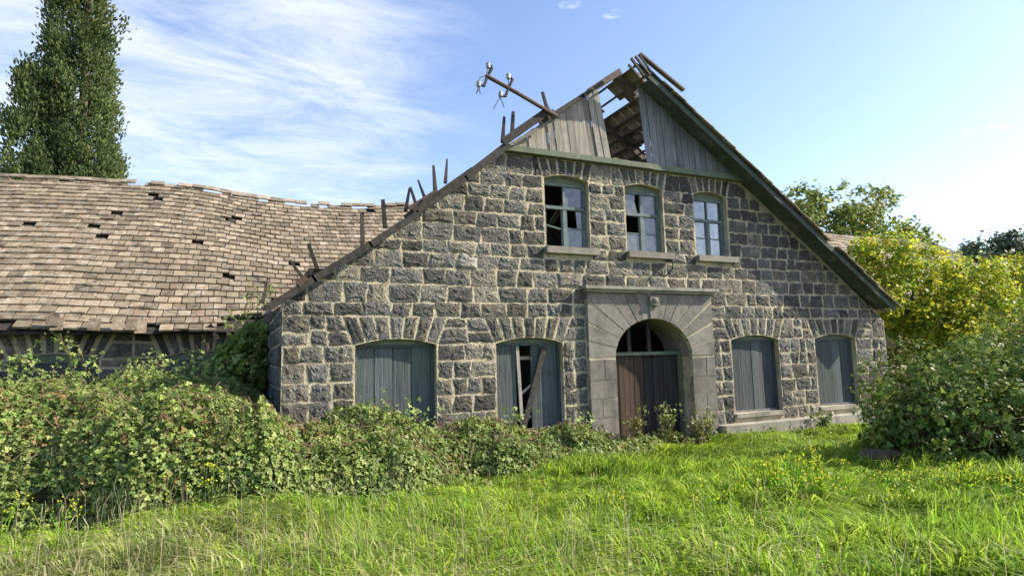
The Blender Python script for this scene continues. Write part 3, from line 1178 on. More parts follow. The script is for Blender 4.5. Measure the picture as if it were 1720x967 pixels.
seg([(.42, 3.0), (1.2, 3.55), (2.2, 4.22), (3.08, 4.86)], .13, .09, 'bargeboard', M_TIMBER)
seg([(2.9, 4.78), (4.1, 5.70), (5.05, 6.50)], .16, .09, 'bargeboard', M_TIMBER, YL + .01)
seg([(3.0, 4.92), (4.2, 5.86)], .07, .05, 'bargeboard', M_TIMBER, YL - .08)
seg([(4.95, 6.54), (6.05, 7.40)], .17, .035, 'bargeboard', M_TIMBER, YL - .05)
seg([(5.15, 6.54), (6.15, 7.2)], .06, .04, 'bargeboard', M_TANB, YL + .06)
seg([(5.9, 7.14), (7.0, 7.93), (7.55, 8.34)], .10, .06, 'bargeboard', M_TIMBER, YL + .1)
seg([(7.35, 8.20), (8.22, 8.84)], .15, .09, 'rafter', M_RAFTER, D + .05)
seg([(8.16, 8.84), (8.75, 8.42)], .15, .09, 'rafter', M_RAFTER, D + .14)
seg([(.5, 2.96), (4.8, 6.2), (8.2, 8.7)], .14, .1, 'rafter', M_RAFTER, 13.6)
seg([(4.8, 6.2), (8.2, 8.7)], .14, .1, 'rafter', M_RAFTER, 16.2)
# splinters along the bare rake
for (u0, v0, u1, v1, w) in ((441, 508, 450, 466, .06), (509, 467, 487, 437, .05), (533, 452, 518, 409, .06), (609, 412, 608, 357, .07), (647, 384, 643, 335, .07),
                            (681, 356, 688, 316, .06), (699, 344, 689, 314, .05), (714, 334, 702, 302, .05), (731, 320, 728, 278, .07), (748, 308, 751, 267, .06),
                            (844, 240, 847, 196, .07), (860, 226, 862, 188, .07), (921, 190, 911, 155, .06), (905, 196, 930, 186, .10), (917, 178, 932, 203, .06)):
    mb = MB()
    mb.bar(at(u0, v0, YL + .02), at(u1, v1, YL + random.uniform(-.1, .1)), w * 1.1, .055, taper=random.uniform(.35, .85))
    mb.build('splintered_batten', M_TIMBER, house)
for (u0, v0, u1, v1) in ((688, 352, 735, 322), (515, 465, 500, 478), (700, 352, 712, 340)):
    mb = MB()
    mb.bar(at(u0, v0, YL - .03), at(u1, v1, YL - .03), .12, .05)
    mb.build('splintered_board', M_IRON, house)

# ---- interior: floors, cross wall, beams, rubble planks
mb = MB()
mb.box((XL + .5, D + .51, 3.72), (XR - .5, 17.9, 3.86))
mb.build('upper_floor', M_DECK, house)
mb = MB()
mb.box((XL + .7, D + .51, -.1), (XR - .5, 17.9, -.02))
mb.build('ground_floor', M_DECK, house)
mb = MB()
mb.box((5.6, D + .3, 6.36), (12.3, 17.9, 6.43))
mb.build('attic_floor', M_DECK, house)
mb = MB()
mb.box((XL, 17.6, -.1), (XR, 18.0, 3.1))
mb.box((5.2, 17.6, 3.1), (12.2, 18.0, 6.36))
mb.build('cross_wall', M_INNER, house)
for k, (p, q_) in enumerate((((7.6, D + .2, 6.50), (9.3, D + .6, 6.52)), ((7.9, D + .05, 6.60), (9.0, D + .25, 6.62)), ((8.0, D + .9, 6.5), (9.6, D + .5, 7.0)), ((7.2, D + 1.5, 7.3), (10.5, D + 1.2, 6.5)))):
    mb = MB()
    mb.bar(p, q_, .12, .12)
    mb.build('fallen_beam', M_RAFTER, house)
for k, (p, q_) in enumerate((((6.2, D + 1.6, 4.2), (7.6, D + 1.4, 6.2)), ((5.6, D + 1.2, 5.6), (8.0, D + 1.9, 5.1)))):
    mb = MB()
    mb.bar(p, q_, .12, .10)
    mb.build('fallen_beam', M_RAFTER, house)

# ------------------------------------------------------------------ long rear barn (left and right wings)
barn = empty('stone_barn', (-2.0, 18.0, 0), 'long low stone barn with sagging clay tiled roof behind the gabled house', 'barn')
YW = 18.0


def wmap(x, z, d):
    return (x, YW - d, z)


BW = [(-4.92, -3.15), (-1.75, 0.05), (-8.2, -6.5)]
holes = [[(a, 0.9), (b, 0.9)] + arch_pts(a, b, 2.28, .14) for a, b in BW]
bwall = holed_wall('wall', [(-14, -.3), (XL - .03, -.3), (XL - .03, 3.28), (-14, 3.28)], holes, YW, YW + .5, M_MORTAR, barn)
bf = [(a - .04, b + .04, a - .36, b + .36, 2.29, 2.98) for a, b in BW]
for p in courses([.9, 1.3, 1.7, 2.05, 2.29, 2.98, 3.26], -12, XL - .04, [(a, b, .8, 2.28) for a, b in BW], bf, [], 0.55, 1.05, gap=.045):
    mb = MB()
    rock(mb, p, wmap, 0.02, 0.014)
    mb.build('stone', M_STONE, bwall)
for f in bf:
    for p in fan_stones(f, 8, 0.06, .14):
        mb = MB()
        rock(mb, p, wmap, 0.02, 0.012, .01)
        mb.build('voussoir', M_STONE, bwall)
for a, b in BW:
    mb = MB()
    mb.box((a, YW + .1, .9), (b, YW + .16, 2.2))
    sh = mb.build('shutter', M_SHUT, barn)
    mb = MB()
    mb.prism([(a, 2.2), (b, 2.2)] + arch_pts(a, b, 2.28, .15), wmap, -.14, -.06)
    mb.build('head_board', M_GREEN, sh)
mb = MB()
mb.box((XR + .03, YW, -.3), (40, YW + .5, 3.0))
mb.build('wall', M_MORTAR, barn)

RX = list(np.arange(-15, 45.1, .5))
_rz = np.interp(np.array(RX), [-15, -9, -7.5, -4, -1.8, -.4, 1.2, 2.8, 4.4, 6.5, 9, 20, 45], [8.6, 8.62, 8.66, 8.82, 8.90, 8.80, 8.58, 8.52, 8.62, 8.84, 9.0, 9.2, 9.2])
RZ = np.convolve(np.pad(_rz, 2, mode='edge'), np.ones(5) / 5, mode='valid')
EY, RY = 17.42, 25.5


def rs(x, t):
    """roof surface of the barn: t=0 eave, 1 ridge"""
    zr = float(np.interp(x, RX, RZ))
    ze = 3.03 + 0.05 * math.sin(x * 0.9)
    bulge = 0.07 * math.sin(math.pi * t) * float(np.interp(x, [-2.5, 1.0], [1, -1.0]))
    w = t ** 1.15
    wav = 0.012 * math.sin(1.3 * x + 5 * t) + 0.02 * math.sin(5.1 * t + .7 * x) + (n2(x, t * 9, .7, 8)[0] - .5) * .07
    return Vector((x, EY + (RY - EY) * t, ze + (zr - ze) * (0.75 * t + .25 * w) + bulge + wav))


def rframe(x, t):
    p = rs(x, t)
    ax = (rs(x + .15, t) - rs(x - .15, t)).normalized()
    dn = (rs(x, max(t - .02, -.05)) - rs(x, t + .02)).normalized()
    nr = dn.cross(ax).normalized()
    if nr.z < 0:
        nr = -nr
    dn = (ax.cross(nr)).normalized()
    if dn.z > 0:
        dn = -dn
    return p, ax, dn, nr


# dark deck under the tiles
mb = MB()
xs = list(np.arange(-14, 9.01, .5))
for xs_ in (list(np.arange(-14, 8.01, .5)), list(np.arange(18, 45.1, 1.5))):
    ts = [i / 12 for i in range(13)]
    vs_ = [rs(x, t) - Vector((0, 0, .09 if t < 1 else .16)) for x in xs_ for t in ts]
    fs = []
    for i in range(len(xs_) - 1):
        for j in range(12):
            fs.append((i * 13 + j, (i + 1) * 13 + j, (i + 1) * 13 + j + 1, i * 13 + j + 1))
    mb.add(vs_, fs, .5)
roof = mb.build('roof', M_DECK, barn)
mb = MB()
for xa_, xb_ in ((-14, 8), (18, 45)):
    mb = MB()
    mb.add([rs(xa_, 1) - Vector((0, 0, .45)), rs(xb_, 1) - Vector((0, 0, .45)), (xb_, RY + 8, 3.0), (xa_, RY + 8, 3.0), rs(xa_, 1) - Vector((0, .1, .6)), rs(xb_, 1) - Vector((0, .1, .6)), (xb_, RY + 8, 2.85), (xa_, RY + 8, 2.85)],
           [(0, 1, 2, 3), (7, 6, 5, 4), (0, 4, 5, 1), (1, 5, 6, 2), (2, 6, 7, 3), (3, 7, 4, 0)])
    mb.build('rear_slope', M_DECK, barn)
    mb = MB()
    mb.box((xa_, RY + 7.3, -.3), (xb_, RY + 7.7, 3.0))
    mb.build('rear_wall', M_MORTAR, barn)

NR = 28
TW = 0.325
tvar = []
for k in range(8):
    m1 = MB()
    tile_geo(m1, (0, 0, 0), (1, 0, 0), (0, -1, 0), (0, 0, 1), TW - .022, .44, .055, k / 8.0)
    me_ob = m1.build('tile_source', M_TILE)
    tvar.append(me_ob.data)
    bpy.data.objects.remove(me_ob)
missing = [at(u, v, 1.0) for u, v in ()]
cells = []
for r_ in range(NR):
    t = (r_ + 1.0) / NR
    x = -13.0 + (TW / 2 if r_ % 2 else 0) + random.uniform(-.04, .04)
    while x < 8.2:
        cells.append((x, t + (0 if x < -.55 + .1 * (r_ % 2) else -.008), r_))
        x += TW
holes_px = [(192, 361), (157, 379), (166, 397), (330, 413), (394, 370), (40, 458), (262, 333), (392, 470)]


def proj(p):
    c = RM.T @ np.array([p.x, p.y, p.z - EYE])
    return CX - FPX * c[0] / c[2], CY + FPX * c[1] / c[2]


placed = []
for x, t, r_ in cells:
    p, ax, dn, nr = rframe(x, t)
    mid = p + dn * .25
    u, v = proj(mid)
    if u < -520 or x > 8.0 or p.z < 2:
        continue
    if any(abs(u - a) < 9 and abs(v - b) < 6 for a, b in holes_px):
        continue
    if r_ == 0 and (x > -.55 or random.random() < .12):
        continue
    if r_ == 1 and x > -.2:
        continue
    if random.random() < .002:
        continue
    if r_ == NR - 1 and random.random() < .2:
        continue
    placed.append((p, ax, dn, nr, r_, u, v))
vis = [q_ for q_ in placed if q_[5] > 0]
vis.sort(key=lambda q_: (q_[0] - Vector((0, 0, EYE))).length)
near = set(id(q_) for q_ in vis[:290])
tl = MB()


def tile_matrix(p, ax, dn, nr):
    odd = random.random() < .11
    rot = random.uniform(-.05, .05) if odd else random.uniform(-.01, .01)
    a2 = (ax + dn * rot).normalized()
    d2 = (dn + nr * (.115 + (random.uniform(.0, .06) if odd else 0)) - ax * rot).normalized()
    n2_ = a2.cross(-d2).normalized()
    off = p - n2_ * .05 + n2_ * random.uniform(-.004, .006) + d2 * (random.uniform(-.03, .06) if odd else random.uniform(-.008, .008))
    return Matrix([[a2.x, -d2.x, n2_.x, off.x], [a2.y, -d2.y, n2_.y, off.y], [a2.z, -d2.z, n2_.z, off.z], [0, 0, 0, 1]]), off, a2, d2, n2_


for q_ in placed:
    mt, off, a2, d2, n2_ = tile_matrix(*q_[:4])
    if id(q_) in near:
        o = link(bpy.data.objects.new('roof_tile', random.choice(tvar)))
        o.parent = roof
        o.matrix_basis = mt
    else:
        tile_geo(tl, off, a2, d2, n2_, TW - .022, .44, .055)
# right wing, far off
for r_ in range(NR):
    t = (r_ + 1.0) / NR
    for c in range(36):
        x = 27.5 + c * .42 + (.2 if r_ % 2 else 0)
        p, ax, dn, nr = rframe(x, t)
        tile_geo(tl, p - nr * .05, ax, (dn + nr * .115).normalized(), nr, .41, .44, .045)
setp(tl.build('far_tiles', M_TILE, roof), kind='stuff')
# ridge tiles, uneven and partly lost
for k in range(46):
    x = -13 + k * .46
    if x > 8.0 or (-3.6 < x < -2.2 and k % 2) or random.random() < .10:
        continue
    p, ax, dn, nr = rframe(x, 1.0)
    mb = MB()
    tile_geo(mb, p + nr * .03 + dn * random.uniform(-.06, .02), ax, (dn + nr * random.uniform(.05, .16)).normalized(), nr, .45, .38, .05)
    mb.build('ridge_tile', M_TILE, roof)
# tiles that have slipped off the eave
for (u, v) in ((98, 548), (160, 548), (199, 546), (222, 550), (237, 551), (90, 541)):
    p = at(u, v, EY - .12)
    o = link(bpy.data.objects.new('slipped_tile', random.choice(tvar)))
    o.parent = roof
    tilt = random.uniform(.9, 1.2)
    o.matrix_basis = Matrix.Translation(p + Vector((0, 0, .18))) @ Matrix.Rotation(random.uniform(-.06, .06), 4, 'Y') @ Matrix.Rotation(tilt, 4, 'X') @ Matrix.Scale(.8, 4)
# eave board and the broken corner by the house
mb = MB()
mb.bar((-13.5, EY + .12, 2.93), (-.8, EY + .12, 2.93), .06, .12, up=(0, 0, 1))
mb.build('eave_board', M_TIMBER, barn)
for p, q_, w in ((at(372, 534, EY - .1), at(440, 527, EY - .3), .09), (at(352, 545, EY), at(366, 570, EY), .10), (at(412, 540, 16.5), at(425, 580, 16.6), .12)):
    mb = MB()
    mb.bar(p, q_, w, w)
    mb.build('broken_rafter', M_TIMBER, barn)

# ------------------------------------------------------------------ bent service mast with insulators
YP = D - .55
root = at(925, 187, YP)
mast = empty('power_mast', root, 'rusty iron mast with white insulators bent out over the left roof edge', 'power mast')
mb = MB()
mb.tube([at(936, 196, YP + .2), at(870, 157, YP), at(816, 127, YP)], .042, 8)
mb.build('pipe', M_IRON, mast)


def insul(u, v, up=1):
    p = at(u, v, YP)
    mb_ = MB()
    d_ = Vector((0, 0, 1)) * up
    mb_.tube([p - d_ * .05, p - d_ * .01, p, p + d_ * .05, p + d_ * .09], [.03, .055, .04, .05, .025], 8)
    return mb_.build('insulator', M_PORC, mast, smooth=True)


for pts in (((819, 128), (826, 115), (824, 110)), ((818, 130), (813, 145), (804, 142)), ((855, 147), (861, 134), (857, 130)), ((854, 149), (849, 162), (842, 161))):
    mb = MB()
    mb.tube([at(u, v, YP) for u, v in pts], .032, 6)
    mb.build('bracket', M_DIRON, mast)
for u, v in ((820, 112), (804, 143), (854, 130), (841, 160)):
    insul(u, v)
mb = MB()
for pts in (((820, 112), (817, 127)), ((815, 127), (806, 131), (803, 142)), ((804, 145), (800, 158)), ((804, 145), (807, 158)), ((854, 130), (854, 146)),
            ((840, 163), (829, 183)), ((840, 163), (847, 181)), ((803, 142), (803, 155))):
    mb = MB()
    mb.tube([at(u, v, YP - .02) for u, v in pts], .010, 5)
    mb.build('wire', M_WIRE, mast)


# ------------------------------------------------------------------ foliage tools
LEAF1 = (np.array([[0, 0, 0], [-.36, .45, .10], [0, 1, -.06], [.36, .45, .10]]), np.array([[0, 2, 1], [0, 3, 2]]))


def trefoil():
    V, T = [], []
    for ang, sc in ((0, 1.0), (1.25, .8), (-1.25, .8)):
        c, s = math.cos(ang), math.sin(ang)
        v = LEAF1[0] * sc
        v = np.stack([v[:, 0] * c - v[:, 1] * s, v[:, 0] * s + v[:, 1] * c, v[:, 2] + (0.06 if ang else 0)], 1)
        T.append(LEAF1[1] + 4 * len(V))
        V.append(v)
    return np.concatenate(V), np.concatenate(T)


LEAF3 = trefoil()


def spray():
    """upright conifer tuft: three crossing slivers"""
    V, T = [], []
    for k in range(3):
        a = k * 2.1
        c, s = math.cos(a), math.sin(a)
        v = np.array([[0, 0, 0], [.24 * c, .24 * s, .5], [.18 * c * .3, .18 * s * .3, 1.0], [-.12 * c, -.12 * s, .55]])
        T.append(np.array([[0, 1, 2], [0, 2, 3]]) + 4 * k)
        V.append(v)
    return np.concatenate(V), np.concatenate(T)


SPRAY = spray()


def leaves(name, P, NRMs, size, material, parent=None, tmpl=LEAF3, spread=0.7, dry=None, tintv=None, upright=False):
    """leaf shapes at points P facing roughly along NRMs"""
    n = len(P)
    N_ = NRMs + RG.normal(0, spread, (n, 3))
    N_ /= np.linalg.norm(N_, axis=1)[:, None] + 1e-9
    r = RG.normal(0, 1, (n, 3))
    A = np.cross(N_, r)
    A /= np.linalg.norm(A, axis=1)[:, None] + 1e-9
    B = np.cross(N_, A)
    tv, tt = tmpl
    s = (size * RG.uniform(.45, 1.6, n))[:, None, None]
    if upright:     # long axis along N_
        V = P[:, None, :] + s * (tv[None, :, 0:1] * A[:, None, :] + tv[None, :, 1:2] * B[:, None, :] + tv[None, :, 2:3] * N_[:, None, :])
    else:
        V = P[:, None, :] + s * (tv[None, :, 0:1] * A[:, None, :] + tv[None, :, 1:2] * B[:, None, :] + tv[None, :, 2:3] * N_[:, None, :])
    k = len(tv)
    T = tt[None] + (np.arange(n) * k)[:, None, None]
    m = len(tt)
    ti = np.repeat(RG.uniform(0, 1, n) if tintv is None else tintv, m)
    dr = None if dry is None else np.repeat(dry, m)
    return fast_mesh(name, V.reshape(-1, 3), T.reshape(-1, 3), material, ti, dr, parent)


def lump_points(lumps, per, clump_r, nper, flat=1.0, shell=.55):
    """leaf points in little clumps over the outer part of a union of ellipsoids (x,y,z,rx,ry,rz)"""
    P, N_ = [], []
    L_ = np.array(lumps, float)
    vol = (L_[:, 3] * L_[:, 4] + L_[:, 3] * L_[:, 5] + L_[:, 4] * L_[:, 5])
    cnt = (per * vol / vol.sum()).astype(int)
    for l, c in zip(L_, cnt):
        d = RG.normal(0, 1, (c, 3))
        d /= np.linalg.norm(d, axis=1)[:, None]
        rr = (shell + (1.06 - shell) * RG.uniform(0, 1, c) ** .6)[:, None]
        lump = 0.66 + 0.68 * vnoise(d * 2.9 + l[:3] * 3.1, 5)[:, None]
        cc = l[:3] + d * rr * l[3:6] * lump
        q1 = RG.normal(0, 1, (c, nper, 3))
        q1 /= np.linalg.norm(q1, axis=2)[:, :, None]
        cr = clump_r * RG.uniform(.5, 1.25, (c, 1, 1))
        pp = cc[:, None, :] + q1 * cr * RG.uniform(.35, 1, (c, nper, 1)) * np.array([1, 1, flat])
        nn = q1 * .8 + d[:, None, :] * .7 + np.array([0, 0, .55])
        P.append(pp.reshape(-1, 3))
        N_.append(nn.reshape(-1, 3))
    return np.concatenate(P), np.concatenate(N_)


def trunk_mesh(name, base, top, r0, parent, limbs, material=M_BARK):
    mb_ = MB()
    base, top = Vector(base), Vector(top)
    pts = [base.lerp(top, k / 5) + Vector((random.uniform(-.08, .08), random.uniform(-.08, .08), 0)) * (1 if k else 0) for k in range(6)]
    mb_.tube(pts, [r0 * (1 - .8 * k / 5) for k in range(6)], 8)
    for tgt, f_ in limbs:
        s_ = base.lerp(top, f_)
        tgt = Vector(tgt)
        mid = s_.lerp(tgt, .5) + Vector((0, 0, .15 * (tgt - s_).length))
        mb_.tube([s_, mid, tgt], [r0 * .45, r0 * .28, r0 * .08], 6)
    return mb_.build(name, material, parent)


# ------------------------------------------------------------------ cypress
YC = 34.0
cyp = empty('cypress_tree', (-7.2, YC, 0), 'tall dark green cypress rising behind the barn roof', 'tree')
trunk_mesh('trunk', (-7.2, YC, -.1), (-7.0, YC, 23), .4, cyp, [((-9.0, YC, 14.5), .35)])
ncl = 1550
h = RG.uniform(5, 25.5, ncl)
rad = np.interp(h, [5, 9, 12, 15, 20, 23, 25.8], [1.75, 1.7, 1.5, 1.3, 1.12, .8, .1])
axx = np.interp(h, [5, 11, 16, 20, 26], [-7.1, -7.1, -7.3, -7.6, -7.5])
th = RG.uniform(0, 2 * math.pi, ncl)
dirs = np.stack([np.cos(th), np.sin(th), np.zeros(ncl)], 1)
lump = .50 + .85 * vnoise(np.stack([np.cos(th) * 2.1, np.sin(th) * 2.1, h * 1.0], 1), 9)
rr = rad * lump * RG.uniform(.45, 1.05, ncl) ** .6
C1 = np.stack([axx, np.full(ncl, YC), h], 1) + dirs * rr[:, None]
nc2 = 520                                   # secondary leader on the left
h2 = RG.uniform(6, 16.0, nc2)
rad2 = np.interp(h2, [6, 10, 13, 15, 16.2], [1.35, 1.3, 1.0, .65, .1])
th2 = RG.uniform(0, 2 * math.pi, nc2)
d2_ = np.stack([np.cos(th2), np.sin(th2), np.zeros(nc2)], 1)
l2 = .6 + .72 * vnoise(np.stack([np.cos(th2) * 1.8, np.sin(th2) * 1.8, h2 * .8], 1), 12)
C2 = np.stack([np.interp(h2, [6, 16], [-9.0, -8.85]), np.full(nc2, YC - .4), h2], 1) + d2_ * (rad2 * l2 * RG.uniform(.4, 1.05, nc2) ** .6)[:, None]
# gather the sprays into upswept boughs
def boughs(C, Dv, k, per):
    pick = RG.integers(0, len(C), k)
    c = C[pick][:, None, :] + RG.normal(0, 1, (k, per, 3)) * np.array([.20, .20, .42]) * RG.uniform(.6, 1.3, (k, 1, 1))
    return c.reshape(-1, 3), np.repeat(Dv[pick], per, 0)


A1, A2 = boughs(C1, dirs, 250, 7)
B1, B2 = boughs(C2, d2_, 85, 7)
sel = RG.uniform(0, 1, len(C1)) < .25
CC = np.concatenate([A1, B1, C1[sel] * np.array([1, 1, 1])])
DD = np.concatenate([A2, B2, dirs[sel]])
npr = 26
PP = (CC[:, None, :] + RG.normal(0, .17, (len(CC), npr, 3)) * np.array([1, 1, 1.45])).reshape(-1, 3)
NN = np.repeat(DD * .55 + np.array([0, 0, 1.0]), npr, 0)
ct = np.repeat(vnoise(CC * np.array([1.7, 1.7, 1.0]), 21), npr) * .6 + RG.uniform(0, .4, len(PP))
leaves('crown', PP, NN, .165, M_CYP, cyp, SPRAY, .35, tintv=ct, upright=True)


# ------------------------------------------------------------------ broadleaf trees on the right
def tree(name, label, base, lumps, nclump, cr, nper, size, material, cat='tree', group=None, trunk_r=.15, tmpl=LEAF1, shell=.5):
    t = empty(name, base, label, cat, group)
    top = lumps[0][:3]
    limbs = [(l[:3], random.uniform(.35, .8)) for l in lumps]
    trunk_mesh('trunk', (base[0], base[1], base[2] - .1), top, trunk_r, t, limbs)
    P, N_ = lump_points(lumps, nclump, cr, nper, shell=shell)
    keep = P[:, 2] > base[2] + .05
    leaves('crown', P[keep], N_[keep], size, material, t, tmpl, .5, tintv=np.clip(np.repeat(RG.uniform(0, 1, len(P) // nper + 1), nper)[:len(P)] * .7 + RG.uniform(0, .3, len(P)), 0, 1)[keep])
    return t


def L3(u, v, Y, r, rz=None, ry=None):
    p = at(u, v, Y)
    dep = float(-(RM.T @ np.array([p.x, p.y, p.z - EYE]))[2])
    R_ = r * dep / FPX
    return (p.x, p.y, p.z, R_, ry or R_, (rz or r) * dep / FPX)


YT = 31.0
lm = [L3(1400, 360, YT, 60, 42, 3), L3(1465, 350, YT, 42, 34, 2.5), L3(1340, 345, YT, 34, 34, 2.5), L3(1440, 395, YT, 70, 34, 3), L3(1520, 395, YT, 32, 24, 2), L3(1495, 420, YT, 60, 40, 3), L3(1555, 415, YT, 24, 16, 1.5), L3(1480, 326, YT, 14, 12, 1)]
tree('walnut_tree', 'loose green tree with yellowing leaves showing above the right roof slope', (lm[0][0], YT, 0), lm, 430, .60, 18, .30, M_TREE, shell=.2, trunk_r=.25)
YY = 14.5
lm = [L3(1490, 430, YY, 45, 42), L3(1450, 420, YY, 22, 20), L3(1545, 455, YY, 50, 45), L3(1520, 510, YY, 62, 52), L3(1560, 560, YY, 64, 54), L3(1470, 500, YY, 42, 46), L3(1600, 480, YY, 45, 42)]
tree('yellowing_shrub_tree', 'yellow green shrubby tree beside the right corner of the stone house', (lm[2][0], YY, 0), lm, 820, .36, 22, .125, M_YELL, trunk_r=.09)
YY = 13.0
lm = [L3(1640, 500, YY, 65, 50), L3(1700, 480, YY, 55, 45), L3(1600, 540, YY, 60, 50), L3(1690, 560, YY, 85, 62), L3(1770, 520, YY, 75, 66), L3(1650, 460, YY, 34, 28), L3(1720, 470, YY, 60, 40), L3(1640, 540, YY, 70, 60)]
tree('yellowing_shrub_tree', 'golden leaved shrubby tree at the right edge above the bramble bush', (lm[0][0], YY, 0), lm, 820, .36, 22, .125, M_YELL, trunk_r=.09)
YY = 45.0
lm = [L3(1690, 425, YY, 38, 34), L3(1720, 440, YY, 40, 34), L3(1632, 428, YY, 24, 18), L3(1660, 450, YY, 40, 20)]
tree('distant_tree', 'distant dull green tree against the pale sky at far right', (lm[0][0], YY, 0), lm, 420, 1.3, 12, .62, M_FAR, trunk_r=.3, shell=.3)
# low hedge that closes the gap beyond the house corner
lm = [(20.5, 15.6, .9, 2.0, 1.2, 1.5), (24, 16, 1.0, 2.4, 1.3, 1.6), (28, 16, 1.1, 2.6, 1.3, 1.8), (33, 16.2, 1.2, 3.2, 1.3, 2.0)]
tree('hedge_shrub', 'shadowed green shrub in the gap right of the house corner', (22, 15.8, 0), lm, 520, .4, 14, .18, M_BUSH, 'shrub', trunk_r=.06)

# ------------------------------------------------------------------ bush on the right
lm = [(11.75, 7.45, .5, .9, .8, 1.05), (12.7, 6.65, .5, 1.75, 1.3, 1.45), (13.9, 8.2, .6, 1.6, 1.5, 1.55), (14.9, 6.6, .7, 2.0, 1.6, 1.65), (13.0, 5.6, .3, 1.1, .9, .9), (16.5, 8.0, .8, 2.0, 1.6, 1.8)]
lm = [(a * .85, b * .85, 2.1 - (2.1 - c) * .85 - .05, d * .85, e * .85, f * .88) for a, b, c, d, e, f in lm]
bush = empty('bramble_bush', (11.2, 6.0, 0.2), 'big sprawling green bramble bush at the right edge of the lawn', 'bush')
P, N_ = lump_points(lm, 3600, .22, 17, shell=.42)
kp = P[:, 2] > .18
P, N_ = P[kp], N_[kp]
dr = np.clip((vnoise(P * 1.1, 31) - .62) * 4, 0, .9) * (RG.uniform(0, 1, len(P)) < .7)
leaves('foliage', P, N_, .056, M_BUSH, bush, LEAF3, .6, dry=dr)
mb = MB()
for k in range(260):
    l = random.choice(lm)
    a = random.uniform(0, 6.28)
    b0 = Vector((l[0] + random.uniform(-.6, .6) * l[3], l[1] + random.uniform(-.6, .6) * l[4], .05))
    e_ = Vector((l[0] + math.cos(a) * l[3] * 1.08, l[1] + math.sin(a) * l[4] * 1.08, random.uniform(.15, l[2] + l[5] * .8)))
    mid = b0.lerp(e_, .55) + Vector((0, 0, .45))
    mb.tube([b0, mid, e_], [.009, .007, .003], 4)
setp(mb.build('canes', M_CANE, bush), kind='stuff')
mb = MB()
for k in range(3):
    pass
rk = at(1465, 782, 6.6)
ico = []
poly = [(-.34, 0), (-.2, -.02), (.3, 0), (.36, .14), (.2, .3), (-.05, .34), (-.28, .2)]
vs_ = [(9.05 + x * .8, 6.35 - .22 + random.uniform(-.04, .04), .22 + z) for x, z in poly] + [(9.1 + x * .55, 6.65, .24 + z * .8) for x, z in poly]
n = len(poly)
fs = [tuple(range(n)), tuple(range(2 * n - 1, n - 1, -1))] + [(i, n + i, n + (i + 1) % n, (i + 1) % n) for i in range(n)]
mb.add(vs_, fs)
setp(mb.build('rubble_block', M_ROCK), 'dark reddish rubble block lying at the foot of the right bush', 'rock')

# ------------------------------------------------------------------ bramble thicket along the house
BFX = [-9, -5, -3.1, -1.1, .2, 1.3, 2.6, 3.9, 6.0, 7.2, 8.4]
BFY = [12.4, 11.2, 10.0, 8.9, 8.5, 8.7, 8.85, 9.0, 9.7, 10.2, 10.7]
BHX = [-9, -4, -2.4, -.9, .0, .55, .9, 1.6, 2.3, 3.0, 3.6, 4.4, 5.3, 6.2, 7.2, 8.2, 8.6]
BHH = [1.85, 1.8, 1.74, 1.88, 1.55, 1.16, .98, 1.02, 1.12, .86, .78, .76, .70, .56, .42, .32, .1]


def bram_h(x, y):
    yf = np.interp(x, BFX, BFY) + (n2(x, x * 0 + 3, .9, 47) - .5) * .9 + (n2(x, x * 0 + 5, 2.5, 48) - .5) * .4
    H = np.interp(x, BHX, BHH)
    run = np.where(x < .3, 2.8, 1.6)
    t = np.clip((y - yf) / run, 0, 1)
    h_ = H * np.sqrt(np.clip(1 - (1 - t) ** 2, 0, 1))
    return h_ * (.76 + .46 * n2(x, y, 1.0, 41)) + ((n2(x, y, 2.6, 42) - .5) * .42 + (n2(x, y, 6.5, 43) - .5) * .18) * np.clip(t * 3, 0, 1)


N0 = 270000
x = RG.uniform(-8, 8.6, N0)
y = 7.8 + 9.8 * RG.uniform(0, 1, N0) ** 1.25
ok = (y > np.interp(x, BFX, BFY) + (n2(x, x * 0 + 3, .9, 47) - .5) * .9 + (n2(x, x * 0 + 5, 2.5, 48) - .5) * .4) & ((x < XL - .1) | (y < D - .12))
ok &= ~((x < .4) & (y > 14.5) & (RG.uniform(0, 1, N0) < .7))
x, y = x[ok], y[ok]
e = .06
h0 = bram_h(x, y)
nrm = np.stack([-(bram_h(x + e, y) - h0) / e, -(bram_h(x, y + e) - h0) / e, np.ones_like(x)], 1)
nrm /= np.linalg.norm(nrm, axis=1)[:, None]
dep = RG.uniform(-.12, 1, len(x))
dep = np.sign(dep) * np.abs(dep) ** 1.5 * .5
z = gz(x, y) + np.maximum(h0 - dep * np.minimum(1, h0), .02) + RG.normal(0, .03, len(x))
P = np.stack([x, y, z], 1)
# loose runners creeping out into the grass
nf = 16000
xf = RG.uniform(-6, 9.0, nf)
gapf = RG.exponential(.38, nf)
yf_ = np.interp(xf, BFX, BFY) - gapf + .35
okf = (n2(xf, yf_, 1.3, 49) > .40 + .12 * gapf) & (yf_ < D - .15)
xf, yf_, gapf = xf[okf], yf_[okf], gapf[okf]
zf = gz(xf, yf_) + RG.uniform(.04, .38, len(xf)) * np.exp(-gapf * .9)
P = np.concatenate([P, np.stack([xf, yf_, zf], 1)])
nrm = np.concatenate([nrm, np.tile(np.array([[0, -.4, .9]]), (len(xf), 1))])
dens = vnoise(P * np.array([2.2, 2.2, 2.2]), 44)
keep = dens > .20
P, nrm = P[keep], nrm[keep]
dr = np.clip((vnoise(P * 1.6, 45) - .50) * 3.5, .12, 1) * (RG.uniform(0, 1, len(P)) < .24)
thick = leaves('bramble_thicket', P, nrm + np.array([.25, -.3, .4]), .050, M_BRAM, None, LEAF3, .75, dry=dr)
setp(thick, 'dense green bramble thicket heaped along the foot of the house and barn', 'brambles', None, 'stuff')
